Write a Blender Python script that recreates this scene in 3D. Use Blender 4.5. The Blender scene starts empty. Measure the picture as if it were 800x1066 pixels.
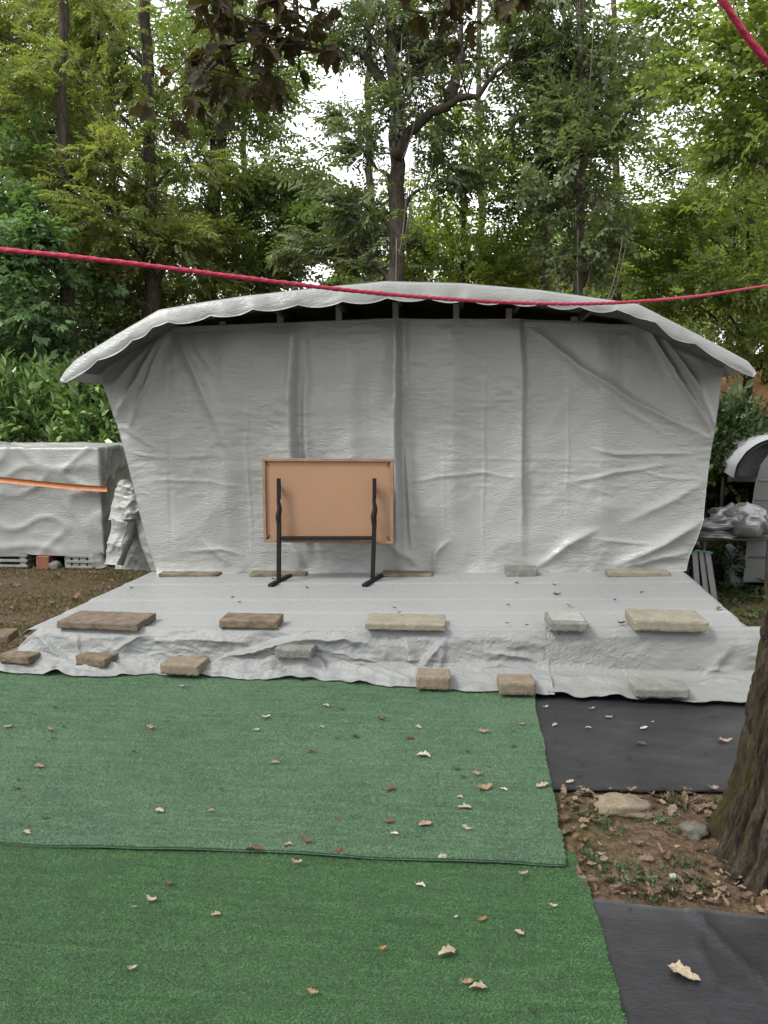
import bpy, math, random
import numpy as np

# ------------------------------------------------------------------ basics
sc = bpy.context.scene
COL = sc.collection
R = math.radians
F = 801.0; CAM_H = 1.6; PIT = R(6.6); YAW = R(5.0)

def ray(px, py):
    x = (px - 400) / F; u = (533 - py) / F
    f = math.cos(PIT) + u * math.sin(PIT); z = -math.sin(PIT) + u * math.cos(PIT)
    return (x * math.cos(YAW) - f * math.sin(YAW), x * math.sin(YAW) + f * math.cos(YAW), z)

def onz(px, py, z=0.0):
    d = ray(px, py); t = (z - CAM_H) / d[2]
    return np.array((d[0] * t, d[1] * t, z))

def ony(px, py, y):
    d = ray(px, py); t = y / d[1]
    return np.array((d[0] * t, y, CAM_H + d[2] * t))

def interp(x, pts):
    xs = [p[0] for p in pts]; ys = [p[1] for p in pts]
    return np.interp(x, xs, ys)

# value noise ------------------------------------------------------------
_tab = np.random.RandomState(7).rand(65536)
def _h(ix, iy, s):
    return _tab[(ix * 1619 + iy * 31337 + s * 6971) & 65535]
def vnoise(x, y, s=0):
    x = np.asarray(x, float); y = np.asarray(y, float)
    ix = np.floor(x).astype(np.int64); iy = np.floor(y).astype(np.int64)
    fx = x - ix; fy = y - iy
    fx = fx * fx * (3 - 2 * fx); fy = fy * fy * (3 - 2 * fy)
    a = _h(ix, iy, s); b = _h(ix + 1, iy, s); c = _h(ix, iy + 1, s); d = _h(ix + 1, iy + 1, s)
    return (a * (1 - fx) + b * fx) * (1 - fy) + (c * (1 - fx) + d * fx) * fy * 1.0
def fbm(x, y, o=4, s=0):
    v = 0; a = .5; t = 0
    for i in range(o):
        v = v + a * (vnoise(x, y, s + i) - .5); t += a
        x = np.asarray(x) * 2.03 + 11.3; y = np.asarray(y) * 2.03 + 5.7; a *= .5
    return v / t * 2      # about -1..1
def ridged(x, y, o=3, s=0):
    v = 0; a = .5
    for i in range(o):
        v = v + a * (1 - np.abs(2 * vnoise(x, y, s + i) - 1) * 1.0); a *= .5
        x = np.asarray(x) * 2.1 + 3.1; y = np.asarray(y) * 2.1 + 8.7
    return v

# ------------------------------------------------------------- object helpers
def tag(o, label=None, cat=None, group=None, kind=None):
    if label: o['label'] = label
    if cat: o['category'] = cat
    if group: o['group'] = group
    if kind: o['kind'] = kind
    return o

def empty(name, loc, label, cat, group=None):
    o = bpy.data.objects.new(name, None); COL.objects.link(o)
    o.location = tuple(float(v) for v in loc)
    o.empty_display_size = .1
    return tag(o, label, cat, group)

def base_of(o):
    v = np.zeros(3)
    while o is not None:
        v = v + np.array(o.location[:]); o = o.parent
    return v

def mk(name, verts, faces, mat, parent=None, smooth=True, at=None):
    """verts in world coordinates -> one mesh object (child verts are made relative to the parent's place)"""
    v = np.asarray(verts, dtype=np.float64).reshape(-1, 3)
    off = base_of(parent) if parent is not None else (np.asarray(at, float) if at is not None else np.zeros(3))
    me = bpy.data.meshes.new(name)
    if isinstance(faces, np.ndarray):
        n, k = faces.shape
        me.vertices.add(len(v)); me.vertices.foreach_set('co', (v - off).astype(np.float32).ravel())
        me.loops.add(n * k); me.loops.foreach_set('vertex_index', faces.astype(np.int32).ravel())
        me.polygons.add(n)
        me.polygons.foreach_set('loop_start', np.arange(0, n * k, k, dtype=np.int32))
        me.polygons.foreach_set('loop_total', np.full(n, k, dtype=np.int32))
        me.update(calc_edges=True)
    else:
        me.from_pydata([tuple(p) for p in (v - off)], [], [tuple(int(i) for i in f) for f in faces]); me.update()
    if smooth:
        me.polygons.foreach_set('use_smooth', np.ones(len(me.polygons), dtype=bool))
    for m in (mat if isinstance(mat, (list, tuple)) else [mat]): me.materials.append(m)
    o = bpy.data.objects.new(name, me); COL.objects.link(o)
    if parent is not None: o.parent = parent
    elif at is not None: o.location = tuple(float(x) for x in off)
    return o

class MB:
    """collects shapes that become ONE mesh"""
    def __init__(s): s.v = []; s.f = []; s.n = 0
    def add(s, verts, faces):
        verts = np.asarray(verts, float).reshape(-1, 3)
        s.f += [tuple(int(i) + s.n for i in f) for f in faces]; s.v.append(verts); s.n += len(verts); return s
    def box(s, c, size, rz=0, rx=0, bev=0.004, jit=0, seed=0, ry=0):
        v, f = rbox(size, bev)
        if jit:
            rr = np.random.RandomState(seed); v = v + (rr.rand(*v.shape) - .5) * jit
        M = rot(rx, ry, rz)
        return s.add(v @ M.T + np.asarray(c, float), f)
    def bar(s, a, b, w, d=None, bev=.002):
        a = np.asarray(a, float); b = np.asarray(b, float); d = d or w
        L = np.linalg.norm(b - a); z = (b - a) / L
        up = np.array((0, 0, 1.)) if abs(z[2]) < .9 else np.array((0, 1., 0))
        x = np.cross(up, z); x /= np.linalg.norm(x); y = np.cross(z, x)
        v, f = rbox((w, d, L), bev)
        return s.add(v @ np.stack([x, y, z]) + (a + b) / 2, f)
    def tube(s, pts, rad, n=8):
        v, f = tube(pts, rad, n); return s.add(v, f)
    def build(s, name, mat, parent=None, smooth=False, at=None):
        return mk(name, np.concatenate(s.v), s.f, mat, parent, smooth, at)

def rot(rx, ry, rz):
    cx, sx, cy, sy, cz, sz = math.cos(rx), math.sin(rx), math.cos(ry), math.sin(ry), math.cos(rz), math.sin(rz)
    X = np.array([[1, 0, 0], [0, cx, -sx], [0, sx, cx]]); Y = np.array([[cy, 0, sy], [0, 1, 0], [-sy, 0, cy]])
    Z = np.array([[cz, -sz, 0], [sz, cz, 0], [0, 0, 1]])
    return Z @ Y @ X

def rbox(size, b):
    """box with chamfered edges, centred"""
    hx, hy, hz = [s / 2 for s in size]; b = min(b, hx * .45, hy * .45, hz * .45)
    v = []; idx = {}
    for sx in (-1, 1):
        for sy in (-1, 1):
            for sz in (-1, 1):
                for a in range(3):
                    p = [sx * (hx - b), sy * (hy - b), sz * (hz - b)]
                    p[a] = (sx * hx, sy * hy, sz * hz)[a]
                    idx[(sx, sy, sz, a)] = len(v); v.append(p)
    f = []
    S = (-1, 1)
    for a in range(3):
        o = [i for i in range(3) if i != a]
        for s in S:
            q = []
            for t, u in ((-1, -1), (1, -1), (1, 1), (-1, 1)):
                k = [0, 0, 0]; k[a] = s; k[o[0]] = t; k[o[1]] = u; q.append(idx[(*k, a)])
            f.append(q)
    for a in range(3):              # edge chamfers run along axis a
        o = [i for i in range(3) if i != a]
        for t in S:
            for u in S:
                k0 = [0, 0, 0]; k1 = [0, 0, 0]
                k0[a] = -1; k1[a] = 1
                for k in (k0, k1): k[o[0]] = t; k[o[1]] = u
                f.append([idx[(*k0, o[0])], idx[(*k1, o[0])], idx[(*k1, o[1])], idx[(*k0, o[1])]])
    for sx in S:
        for sy in S:
            for sz in S: f.append([idx[(sx, sy, sz, a)] for a in range(3)])
    v = np.array(v)
    out = []
    for q in f:                      # outward winding
        p = v[q]; n = np.cross(p[1] - p[0], p[2] - p[0])
        out.append(q if np.dot(n, p.mean(0)) > 0 else q[::-1])
    return v, out

def tube(pts, rad, n=8, cap=True):
    p = np.asarray(pts, float); m = len(p); r = np.broadcast_to(np.asarray(rad, float), (m,))
    t = np.gradient(p, axis=0); t /= np.linalg.norm(t, axis=1)[:, None] + 1e-9
    ref = np.array((1., 0, 0)) if abs(t[0][0]) < .9 else np.array((0, 1., 0))
    V = []
    for i in range(m):
        x = ref - t[i] * np.dot(ref, t[i]); x /= np.linalg.norm(x) + 1e-9; ref = x
        y = np.cross(t[i], x)
        a = np.arange(n) * 2 * math.pi / n
        V.append(p[i] + r[i] * (np.cos(a)[:, None] * x + np.sin(a)[:, None] * y))
    f = []
    for i in range(m - 1):
        for k in range(n):
            k2 = (k + 1) % n
            f.append((i * n + k, i * n + k2, (i + 1) * n + k2, (i + 1) * n + k))
    if cap: f.append(tuple(range(n))[::-1]); f.append(tuple((m - 1) * n + k for k in range(n)))
    return np.concatenate(V), f

def grid_faces(nu, nv, flip=False):
    i = np.arange(nu - 1)[:, None] * nv + np.arange(nv - 1)[None, :]
    q = np.stack([i, i + nv, i + nv + 1, i + 1], -1).reshape(-1, 4)
    return q[:, ::-1] if flip else q

def sheet(name, P, mat, parent=None, thick=None, tdir=(0, 0, -1), at=None, smooth=True):
    """P: (nu,nv,3) grid; thick gives it a second skin and closed rims"""
    nu, nv, _ = P.shape
    if not thick: return mk(name, P.reshape(-1, 3), grid_faces(nu, nv), mat, parent, smooth, at)
    Q = P + np.asarray(tdir, float) * thick
    v = np.concatenate([P.reshape(-1, 3), Q.reshape(-1, 3)]); N = nu * nv
    f = [grid_faces(nu, nv), grid_faces(nu, nv, True) + N]
    def rim(ids):
        ids = np.asarray(ids); return np.stack([ids[1:], ids[:-1], ids[:-1] + N, ids[1:] + N], -1)
    I = np.arange(N).reshape(nu, nv)
    f += [rim(I[:, 0][::-1]), rim(I[-1, :][::-1]), rim(I[:, -1]), rim(I[0, :])]
    return mk(name, v, np.concatenate(f), mat, parent, smooth, at)

# ------------------------------------------------------------------ materials
KA = .37     # the picture is exposed for the shade under the trees
def sca(c, k=None): return tuple(x * (KA if k is None else k) for x in c)
class N:
    def __init__(s, name):
        s.m = bpy.data.materials.new(name); s.m.use_nodes = True
        s.t = s.m.node_tree; s.b = s.t.nodes['Principled BSDF']; s.out = s.t.nodes['Material Output']
        s.tc = None
    def n(s, typ, **kw):
        x = s.t.nodes.new(typ)
        for k, v in kw.items():
            if k in x.inputs: x.inputs[k].default_value = v
            else: setattr(x, k, v)
        return x
    def l(s, a, b): s.t.links.new(a, b)
    def co(s, scale=(1, 1, 1), rz=0):
        if s.tc is None: s.tc = s.n('ShaderNodeNewGeometry')
        m = s.n('ShaderNodeMapping'); m.inputs['Scale'].default_value = scale; m.inputs['Rotation'].default_value = (0, 0, rz)
        s.l(s.tc.outputs['Position'], m.inputs['Vector']); return m.outputs['Vector']
    def noise(s, scale=(1, 1, 1), detail=4, rough=.55, dist=0, rz=0):
        x = s.n('ShaderNodeTexNoise'); x.inputs['Scale'].default_value = 1; x.inputs['Detail'].default_value = detail
        x.inputs['Roughness'].default_value = rough; x.inputs['Distortion'].default_value = dist
        s.l(s.co(scale, rz), x.inputs['Vector']); return x.outputs['Fac']
    def ramp(s, fac, stops):
        x = s.n('ShaderNodeValToRGB'); e = x.color_ramp.elements
        while len(e) < len(stops): e.new(.5)
        for k, (p, c) in zip(e, stops):
            k.position = p; k.color = (*c, 1) if len(c) == 3 else c
        s.l(fac, x.inputs['Fac']); return x.outputs['Color']
    def mix(s, fac, a, b, mode='MIX'):
        x = s.n('ShaderNodeMix', data_type='RGBA', blend_type=mode)
        for sock, v in ((x.inputs[0], fac), (x.inputs[6], a), (x.inputs[7], b)):
            if isinstance(v, (int, float)): sock.default_value = v
            elif isinstance(v, tuple): sock.default_value = (*v, 1) if len(v) == 3 else v
            else: s.l(v, sock)
        return x.outputs[2]
    def math(s, op, a, b=None):
        x = s.n('ShaderNodeMath', operation=op)
        for i, v in enumerate((a, b)):
            if v is None: continue
            if isinstance(v, (int, float)): x.inputs[i].default_value = v
            else: s.l(v, x.inputs[i])
        return x.outputs[0]
    def bump(s, h, strength, dist, prev=None):
        x = s.n('ShaderNodeBump'); x.inputs['Strength'].default_value = strength; x.inputs['Distance'].default_value = dist
        s.l(h, x.inputs['Height'])
        if prev is not None: s.l(prev, x.inputs['Normal'])
        s.l(x.outputs['Normal'], s.b.inputs['Normal']); return x.outputs['Normal']
    def col(s, c):
        if isinstance(c, tuple): s.b.inputs['Base Color'].default_value = (*c, 1)
        else: s.l(c, s.b.inputs['Base Color'])
    def set(s, **kw):
        for k, v in kw.items(): s.b.inputs[k.replace('_', ' ')].default_value = v
        return s

def tarp_mat(name, base, var=.06, rough=.42, crink=1.0, dirt=.35, vertical=True):
    a = N(name); base = sca(base)
    big = a.noise((1.3, 1.3, 1.3), 5)
    c = a.ramp(big, [(.3, tuple(x * (1 - var) for x in base)), (.7, tuple(min(1, x * (1 + var)) for x in base))])
    spots = a.noise((5, 5, 5), 6, .7)
    d = a.ramp(spots, [(.56, (0, 0, 0)), (.78, (1, 1, 1))])
    c = a.mix(a.math('MULTIPLY', d, dirt), c, tuple(x * .62 for x in (base[0], base[1] * .97, base[2] * .9)))
    weave = a.noise((420, 420, 420), 1)
    c = a.mix(.12, c, a.ramp(weave, [(.35, tuple(x * .7 for x in base)), (.65, tuple(min(1, x * 1.2) for x in base))]))
    a.col(c)
    def sharp(sc_, det, dist):                      # crisp crease lines of woven plastic sheet
        n_ = a.noise(sc_, det, .5, dist)
        return a.math('SUBTRACT', 1.0, a.math('ABSOLUTE', a.math('MULTIPLY', a.math('SUBTRACT', n_, .5), 5.0)))
    sc1 = (9, 9, 34) if vertical else (13, 26, 16)
    sc2 = (30, 30, 100) if vertical else (42, 75, 50)
    h1 = sharp(sc1, 2, 1.0); h2 = sharp(sc2, 1, .6)
    msk = a.noise((2.6, 2.6, 2.6), 4)
    mk_ = a.ramp(msk, [(.40, (.12,) * 3), (.60, (1,) * 3)])
    p = a.bump(a.math('MULTIPLY', h1, mk_), .42 * crink, .016)
    a.bump(a.math('MULTIPLY', h2, mk_), .30 * crink, .006, p)
    a.set(Roughness=rough, Specular_IOR_Level=.45)
    return a.m

def wood_mat(name, c0, c1, dark, axis=0, rough=.8):
    a = N(name); c0, c1, dark = sca(c0), sca(c1), sca(dark)
    s = [60, 60, 60]; s[axis] = 5
    g = a.noise(tuple(s), 5, .6, .8)
    c = a.ramp(g, [(.3, c0), (.7, c1)])
    st = a.noise((9, 9, 9), 5, .7)
    c = a.mix(a.ramp(st, [(.45, (0, 0, 0)), (.68, (1, 1, 1))]), c, dark)
    a.col(c); a.bump(g, .5, .004); a.set(Roughness=rough, Specular_IOR_Level=.2)
    return a.m

def stone_mat(name, c0, c1, stain, amt=.5, sc_=1.0):
    a = N(name); c0, c1, stain = sca(c0), sca(c1), sca(stain)
    n1 = a.noise((7 * sc_,) * 3, 6, .65)
    c = a.ramp(n1, [(.3, c0), (.7, c1)])
    st = a.noise((16 * sc_,) * 3, 6, .75)
    c = a.mix(a.math('MULTIPLY', a.ramp(st, [(.45, (0, 0, 0)), (.62, (1, 1, 1))]), amt), c, stain)
    sp = a.noise((170,) * 3, 2, .6)
    c = a.mix(.22, c, a.ramp(sp, [(.38, tuple(x * .5 for x in c0)), (.62, tuple(min(1, x * 1.3) for x in c1))]))
    a.col(c); a.bump(sp, .5, .004, a.bump(st, .5, .012)); a.set(Roughness=.92, Specular_IOR_Level=.2)
    return a.m

def plain(name, c, rough=.5, metal=0, var=.15, nscale=12, bump=0.0):
    a = N(name); c = sca(c)
    n1 = a.noise((nscale,) * 3, 5, .6)
    a.col(a.ramp(n1, [(.3, tuple(x * (1 - var) for x in c)), (.7, tuple(min(1, x * (1 + var)) for x in c))]))
    if bump: a.bump(n1, bump, .01)
    a.set(Roughness=rough, Metallic=metal); return a.m

def leaf_mat(name, cols, trans=.35, rough=.45, tw=1.0, pat=.4):
    """each leaf (mesh island) draws its own colour from cols"""
    a = N(name)
    g = a.n('ShaderNodeNewGeometry')
    st = [(i / max(1, len(cols) - 1), c) for i, c in enumerate(cols)]
    c = a.ramp(g.outputs['Random Per Island'], st)
    pn = a.noise((1.1,) * 3, 3)
    c = a.mix(pat, c, a.ramp(pn, [(.35, cols[0]), (.65, cols[-1])]))
    c = a.mix(1.0, c, a.ramp(a.noise((55,) * 3, 3, .7), [(.32, (.62,) * 3), (.68, (1.12,) * 3)]), 'MULTIPLY')
    a.col(c); a.set(Roughness=rough, Specular_IOR_Level=.35)
    t = a.n('ShaderNodeBsdfTranslucent')
    a.l(a.mix(1.0, c, (1.15 * tw, 1.25 * tw, .55 * tw), 'MULTIPLY'), t.inputs['Color'])
    m = a.n('ShaderNodeMixShader'); m.inputs[0].default_value = trans
    a.l(a.b.outputs[0], m.inputs[1]); a.l(t.outputs[0], m.inputs[2]); a.l(m.outputs[0], a.out.inputs['Surface'])
    return a.m

def bark_mat(name, c0, c1, moss=None):
    a = N(name)
    g = a.noise((26, 26, 5), 6, .65, 1.0)
    c = a.ramp(g, [(.32, c0), (.68, c1)])
    if moss:
        fl = a.noise((55, 55, 14), 5, .7); c = a.mix(a.ramp(fl, [(.48, (0,) * 3), (.66, (.85,) * 3)]), c, (.095, .080, .066))
        mn = a.noise((7, 7, 4), 6, .7)
        sx = a.n('ShaderNodeSeparateXYZ'); a.l(a.n('ShaderNodeNewGeometry').outputs['Normal'], sx.inputs[0])
        side = a.ramp(a.math('MULTIPLY', sx.outputs['X'], -1.0), [(.30, (0, 0, 0)), (.85, (1, 1, 1))])
        f = a.math('MULTIPLY', side, a.ramp(mn, [(.44, (0, 0, 0)), (.60, (.9, .9, .9))]))
        c = a.mix(f, c, moss)
    if moss: c = a.mix(1.0, c, (.56, .54, .52), 'MULTIPLY')
    a.col(c); a.bump(a.noise((90, 90, 30), 4, .7), .8, .010, a.bump(g, .9, .025)); a.set(Roughness=.95, Specular_IOR_Level=.15)
    return a.m

M = {}
M['curtain'] = tarp_mat('grey_tarpaulin', (.55, .555, .525), .05, .36, .55, .18)
M['deck_tarp'] = tarp_mat('pale_grey_tarpaulin', (.50, .51, .505), .05, .42, .55, .30, False)
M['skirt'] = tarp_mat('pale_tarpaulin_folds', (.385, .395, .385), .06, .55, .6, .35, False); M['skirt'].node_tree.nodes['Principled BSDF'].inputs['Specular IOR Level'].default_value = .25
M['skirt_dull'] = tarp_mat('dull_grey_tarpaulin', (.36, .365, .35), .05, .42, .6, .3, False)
M['roof'] = tarp_mat('roof_tarpaulin', (.42, .43, .41), .06, .38, .45, .4)
M['roof_sheet'] = tarp_mat('roof_tarpaulin_sheet', (.42, .43, .41), .05, .38, .35, .2)
M['wall_sheet'] = tarp_mat('wall_tarpaulin_sheet', (.50, .505, .48), .05, .38, .6, .2)
for k_ in ('roof_sheet', 'wall_sheet'):       # thin woven sheet lets daylight through
    t_ = M[k_].node_tree; tr_ = t_.nodes.new('ShaderNodeBsdfTranslucent'); tr_.inputs['Color'].default_value = (.62, .64, .61, 1)
    mx_ = t_.nodes.new('ShaderNodeMixShader'); mx_.inputs[0].default_value = .02 if k_ == 'roof_sheet' else .03
    t_.links.new(t_.nodes['Principled BSDF'].outputs[0], mx_.inputs[1]); t_.links.new(tr_.outputs[0], mx_.inputs[2]); t_.links.new(mx_.outputs[0], t_.nodes['Material Output'].inputs['Surface'])
M['cover'] = tarp_mat('old_grey_tarpaulin', (.50, .505, .48), .08, .40, .5, .45)
M['under'] = plain('roof_gap_shade', (.26, .265, .255), .8)  # dark grey stands in for the shade below the roof
M['lit_post'] = plain('lit_grey_post', (1.0, 1.0, .98), .6, 0)  # paler than the steel: light from the front put into the colour
M['awning_shade'] = plain('awning_shade_grey', (.55, .56, .55), .7)  # grey put in for the shade under the white awning
M['steel'] = plain('galvanised_steel', (.62, .63, .61), .6, 0)
M['dark_steel'] = plain('dark_grey_steel', (.12, .122, .12), .55, .2)
M['black_steel'] = plain('black_painted_steel', (.016, .012, .010), .7, 0, .3, 30, .2); M['black_steel'].node_tree.nodes['Principled BSDF'].inputs['Specular IOR Level'].default_value = .2
M['board'] = plain('brown_hardboard', (.52, .285, .150), .62, 0, .07, 2)
M['board_rim'] = wood_mat('board_rim_wood', (.42, .265, .165), (.52, .34, .22), (.36, .22, .135), 0, .6)
M['plank'] = wood_mat('weathered_plank', (.22, .175, .12), (.42, .36, .26), (.16, .13, .09))
M['block_brown'] = stone_mat('brown_block', (.20, .15, .10), (.36, .29, .20), (.085, .055, .04), .8)
M['block_tan'] = stone_mat('tan_block', (.30, .24, .165), (.44, .37, .27), (.15, .10, .06), .55)
M['block_yellow'] = stone_mat('sandy_slab', (.36, .32, .235), (.50, .46, .36), (.20, .17, .115), .5)
M['block_grey'] = stone_mat('grey_concrete_block', (.26, .26, .235), (.42, .41, .37), (.12, .115, .10), .6)
M['stone_dark'] = stone_mat('mossy_stone', (.16, .155, .125), (.27, .26, .22), (.08, .08, .05), .6)
M['slab_rust'] = stone_mat('rust_stained_slab', (.22, .17, .125), (.34, .28, .22), (.15, .07, .04), .8)
M['slab_white'] = stone_mat('pale_tile_top', (.46, .46, .42), (.60, .59, .55), (.30, .27, .22), .5)
M['soil'] = None
M['orange'] = plain('orange_webbing', (.72, .23, .055), .6, 0, .12, 30)
M['pink'] = plain('crimson_cord', (.80, .035, .12), .8, 0, .35, 90, .5)
M['pallet'] = plain('grey_pallet_plastic', (.33, .33, .315), .7)
M['brick'] = stone_mat('red_brick', (.36, .14, .09), (.50, .21, .14), (.18, .09, .07), .4)
M['silver'] = tarp_mat('silver_sheet', (.62, .63, .62), .08, .24, .8, .2)
M['silver'].node_tree.nodes['Principled BSDF'].inputs['Metallic'].default_value = .35
M['caravan'] = plain('grey_caravan_panel', (.19, .20, .185), .5, 0, .1, 3)
M['caravan_dark'] = plain('dark_caravan_trim', (.05, .052, .05), .6)
M['awning'] = plain('white_awning', (.78, .80, .82), .4, 0, .03)
M['teal'] = plain('teal_cord', (.06, .40, .36), .6)
M['slatgrey'] = plain('grey_painted_slat', (.26, .275, .255), .6)
M['bark'] = bark_mat('dark_bark', (0.0202, 0.0166, 0.0130), (0.0792, 0.0662, 0.0518))
M['bark_pale'] = bark_mat('grey_bark', (0.0432, 0.0360, 0.0288), (0.1512, 0.1296, 0.1008))
M['bark_oak'] = bark_mat('oak_bark', (0.0158, 0.0122, 0.0094), (0.0612, 0.0475, 0.0360), (0.0446, 0.0432, 0.0086))
M['twig'] = plain('bare_twig', (.40, .36, .28), .85)

def turf(name, base, hi, fade):
    a = N(name)
    f1 = a.noise((150, 230, 230), 4, .8); f2 = a.noise((26, 170, 34), 4, .7); f3 = a.noise((5, 42, 5), 4, .7)
    c = a.ramp(f1, [(.30, tuple(x * .30 for x in base)), (.50, base), (.68, hi)])
    c = a.mix(a.ramp(f2, [(.38, (.8,) * 3), (.56, (0,) * 3)]), c, tuple(x * .50 for x in base))
    c = a.mix(a.ramp(f3, [(.36, (.45,) * 3), (.58, (0,) * 3)]), c, tuple(x * .62 for x in base))
    w = a.noise((1.1, 2.0, 1), 6, .7)
    c = a.mix(a.ramp(w, [(.36, (.45,) * 3), (.62, (0,) * 3)]), c, tuple(x * .62 for x in base))
    w2 = a.noise((2.3, 1.4, 1), 6, .7)
    c = a.mix(a.ramp(w2, [(.50, (0,) * 3), (.75, (.5,) * 3)]), c, fade)
    hs_ = a.n('ShaderNodeHueSaturation'); hs_.inputs['Saturation'].default_value = .88; a.l(c, hs_.inputs['Color']); c = hs_.outputs['Color']
    a.col(c); a.set(Roughness=.7, Specular_IOR_Level=.25)
    a.bump(f1, 1.0, .010, a.bump(f2, .9, .016)); return a.m
M['turf_old'] = turf('faded_green_turf', (0.0638, 0.1275, 0.0723), (0.1445, 0.2253, 0.1487), (0.1105, 0.1658, 0.1148))
M['turf_new'] = turf('fresh_green_turf', (0.0306, 0.0892, 0.0272), (0.0808, 0.1700, 0.0638), (0.0510, 0.1105, 0.0425))

def membrane():
    a = N('black_weed_membrane')
    n1 = a.noise((3, 5, 3), 5, .65); n2 = a.noise((40, 160, 40), 3)
    c = a.ramp(n1, [(.3, (0.0053, 0.0053, 0.0063)), (.72, (0.0138, 0.0138, 0.0153))])
    du = a.noise((1.9, 3.1, 2), 6, .7)
    c = a.mix(a.ramp(du, [(.50, (0, 0, 0)), (.78, (.55,) * 3)]), c, (0.0370, 0.0327, 0.0264))
    a.col(c); a.bump(n2, .3, .004, a.bump(n1, .4, .03)); a.set(Roughness=.5, Specular_IOR_Level=.45); return a.m
M['membrane'] = membrane()

def ground_mat():
    a = N('earth_and_grass')
    n1 = a.noise((0.4752, 0.4752, 0.4752), 6, .6); n2 = a.noise((22, 22, 22), 5, .7); n3 = a.noise((95, 95, 95), 3, .7)
    soil = a.ramp(n2, [(.30, (0.0207, 0.0135, 0.0093)), (.5, (0.0519, 0.0348, 0.0228)), (.72, (0.1004, 0.0676, 0.0434))])
    soil = a.mix(a.ramp(n3, [(.50, (0,) * 3), (.70, (.8,) * 3)]), soil, (0.1315, 0.0902, 0.0557))
    grass = a.ramp(n2, [(.3, (0.0204, 0.0245, 0.0072)), (.7, (0.0693, 0.0580, 0.0206))])
    c = a.mix(a.ramp(n1, [(.50, (0,) * 3), (.66, (.9,) * 3)]), soil, grass)
    # beyond the garden the bank is covered with dry leaves
    sx = a.n('ShaderNodeSeparateXYZ'); a.l(a.tc.outputs['Position'], sx.inputs[0])
    far = a.ramp(a.math('MULTIPLY', sx.outputs['Y'], .05), [(.50, (0,) * 3), (.72, (1,) * 3)])
    bank = a.ramp(n2, [(.3, (0.0729, 0.0387, 0.0182)), (.7, (0.1968, 0.0998, 0.0485))])
    c = a.mix(far, c, bank)
    a.col(c); a.bump(n2, .7, .03, a.bump(n3, .5, .008)); a.set(Roughness=.95, Specular_IOR_Level=.1); return a.m
M['soil'] = ground_mat()

LM = {}
LM['olive'] = leaf_mat('olive_leaves', [(0.1162, 0.1597, 0.0523), (0.1670, 0.2149, 0.0668), (0.2251, 0.2614, 0.0871), (0.3122, 0.3122, 0.1234)], .45)
LM['mid'] = leaf_mat('mid_green_leaves', [(0.0990, 0.1517, 0.0543), (0.1517, 0.2156, 0.0718), (0.2077, 0.2715, 0.0958)], .45)
LM['dark'] = leaf_mat('dark_green_leaves', [(0.0683, 0.0971, 0.0455), (0.1093, 0.1473, 0.0668), (0.1594, 0.2004, 0.0942), (0.2353, 0.2581, 0.1594)], .36)
LM['maple'] = leaf_mat('cool_green_leaves', [(0.0766, 0.1426, 0.0607), (0.1214, 0.2006, 0.0845), (0.1716, 0.2640, 0.1188)], .42)
LM['bright'] = leaf_mat('backlit_green_leaves', [(0.1656, 0.2346, 0.0524), (0.2346, 0.3036, 0.0760), (0.3036, 0.3588, 0.1174)], .52)  # greens raised so the colour carries backlight from the sky
LM['right'] = leaf_mat('soft_green_leaves', [(0.1214, 0.1766, 0.0497), (0.1794, 0.2374, 0.0690), (0.2484, 0.2898, 0.0994)], .50)
LM['laurel'] = leaf_mat('laurel_leaves', [(0.0966, 0.1755, 0.0527), (0.1580, 0.2633, 0.0789), (0.2808, 0.3861, 0.1580)], .22, .3)
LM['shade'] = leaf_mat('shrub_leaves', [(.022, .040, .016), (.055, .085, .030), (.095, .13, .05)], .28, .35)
LM['oak'] = leaf_mat('browning_oak_leaves', [(0.0210, 0.0210, 0.0077), (0.0280, 0.0280, 0.0091), (0.0385, 0.0294, 0.0112), (0.0525, 0.0315, 0.0126)], .35, .85)
LM['litter'] = leaf_mat('dry_litter', [(0.0350, 0.0210, 0.0126), (0.1120, 0.0700, 0.0420), (0.0595, 0.0350, 0.0210), (0.1680, 0.1155, 0.0770), (0.0840, 0.0490, 0.0280), (0.2100, 0.1645, 0.1190), (0.0420, 0.0252, 0.0154)], .1, .8, 1, .12)
LM['grass'] = leaf_mat('grass_blades', [(0.0245, 0.0406, 0.0084), (0.0420, 0.0595, 0.0140), (0.0770, 0.0735, 0.0280)], .3, .6)
LM['dry_grass'] = leaf_mat('dry_grass_blades', [(0.0577, 0.0651, 0.0189), (0.0945, 0.0924, 0.0315), (0.1680, 0.1281, 0.0630), (0.1365, 0.0914, 0.0525)], .25, .7)
LM['weed'] = leaf_mat('weed_leaves', [(0.0210, 0.0455, 0.0112), (0.0385, 0.0735, 0.0182), (0.0560, 0.0910, 0.0266)], .3)

def pile_mat(name, c0, c1, worn):
    a = N(name); g = a.n('ShaderNodeNewGeometry')
    c = a.ramp(g.outputs['Random Per Island'], [(0, c0), (1, c1)])
    st = a.noise((3.2, 34, 3), 4, .7); w = a.noise((1.0, 1.9, 1), 6, .7); tr = a.noise((7, 16, 5), 5, .7)
    c = a.mix(1.0, c, a.ramp(st, [(.34, (.66,) * 3), (.62, (1.08,) * 3)]), 'MULTIPLY')
    c = a.mix(1.0, c, a.ramp(tr, [(.34, (.78,) * 3), (.62, (1.05,) * 3)]), 'MULTIPLY')
    c = a.mix(a.ramp(w, [(.46, (0,) * 3), (.70, (.55,) * 3)]), c, worn)
    a.col(c); a.set(Roughness=.65, Specular_IOR_Level=.2); return a.m
LM['pile_new'] = pile_mat('fresh_turf_fibre', (.024, .072, .021), (.054, .124, .043), (.047, .098, .039))
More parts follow.
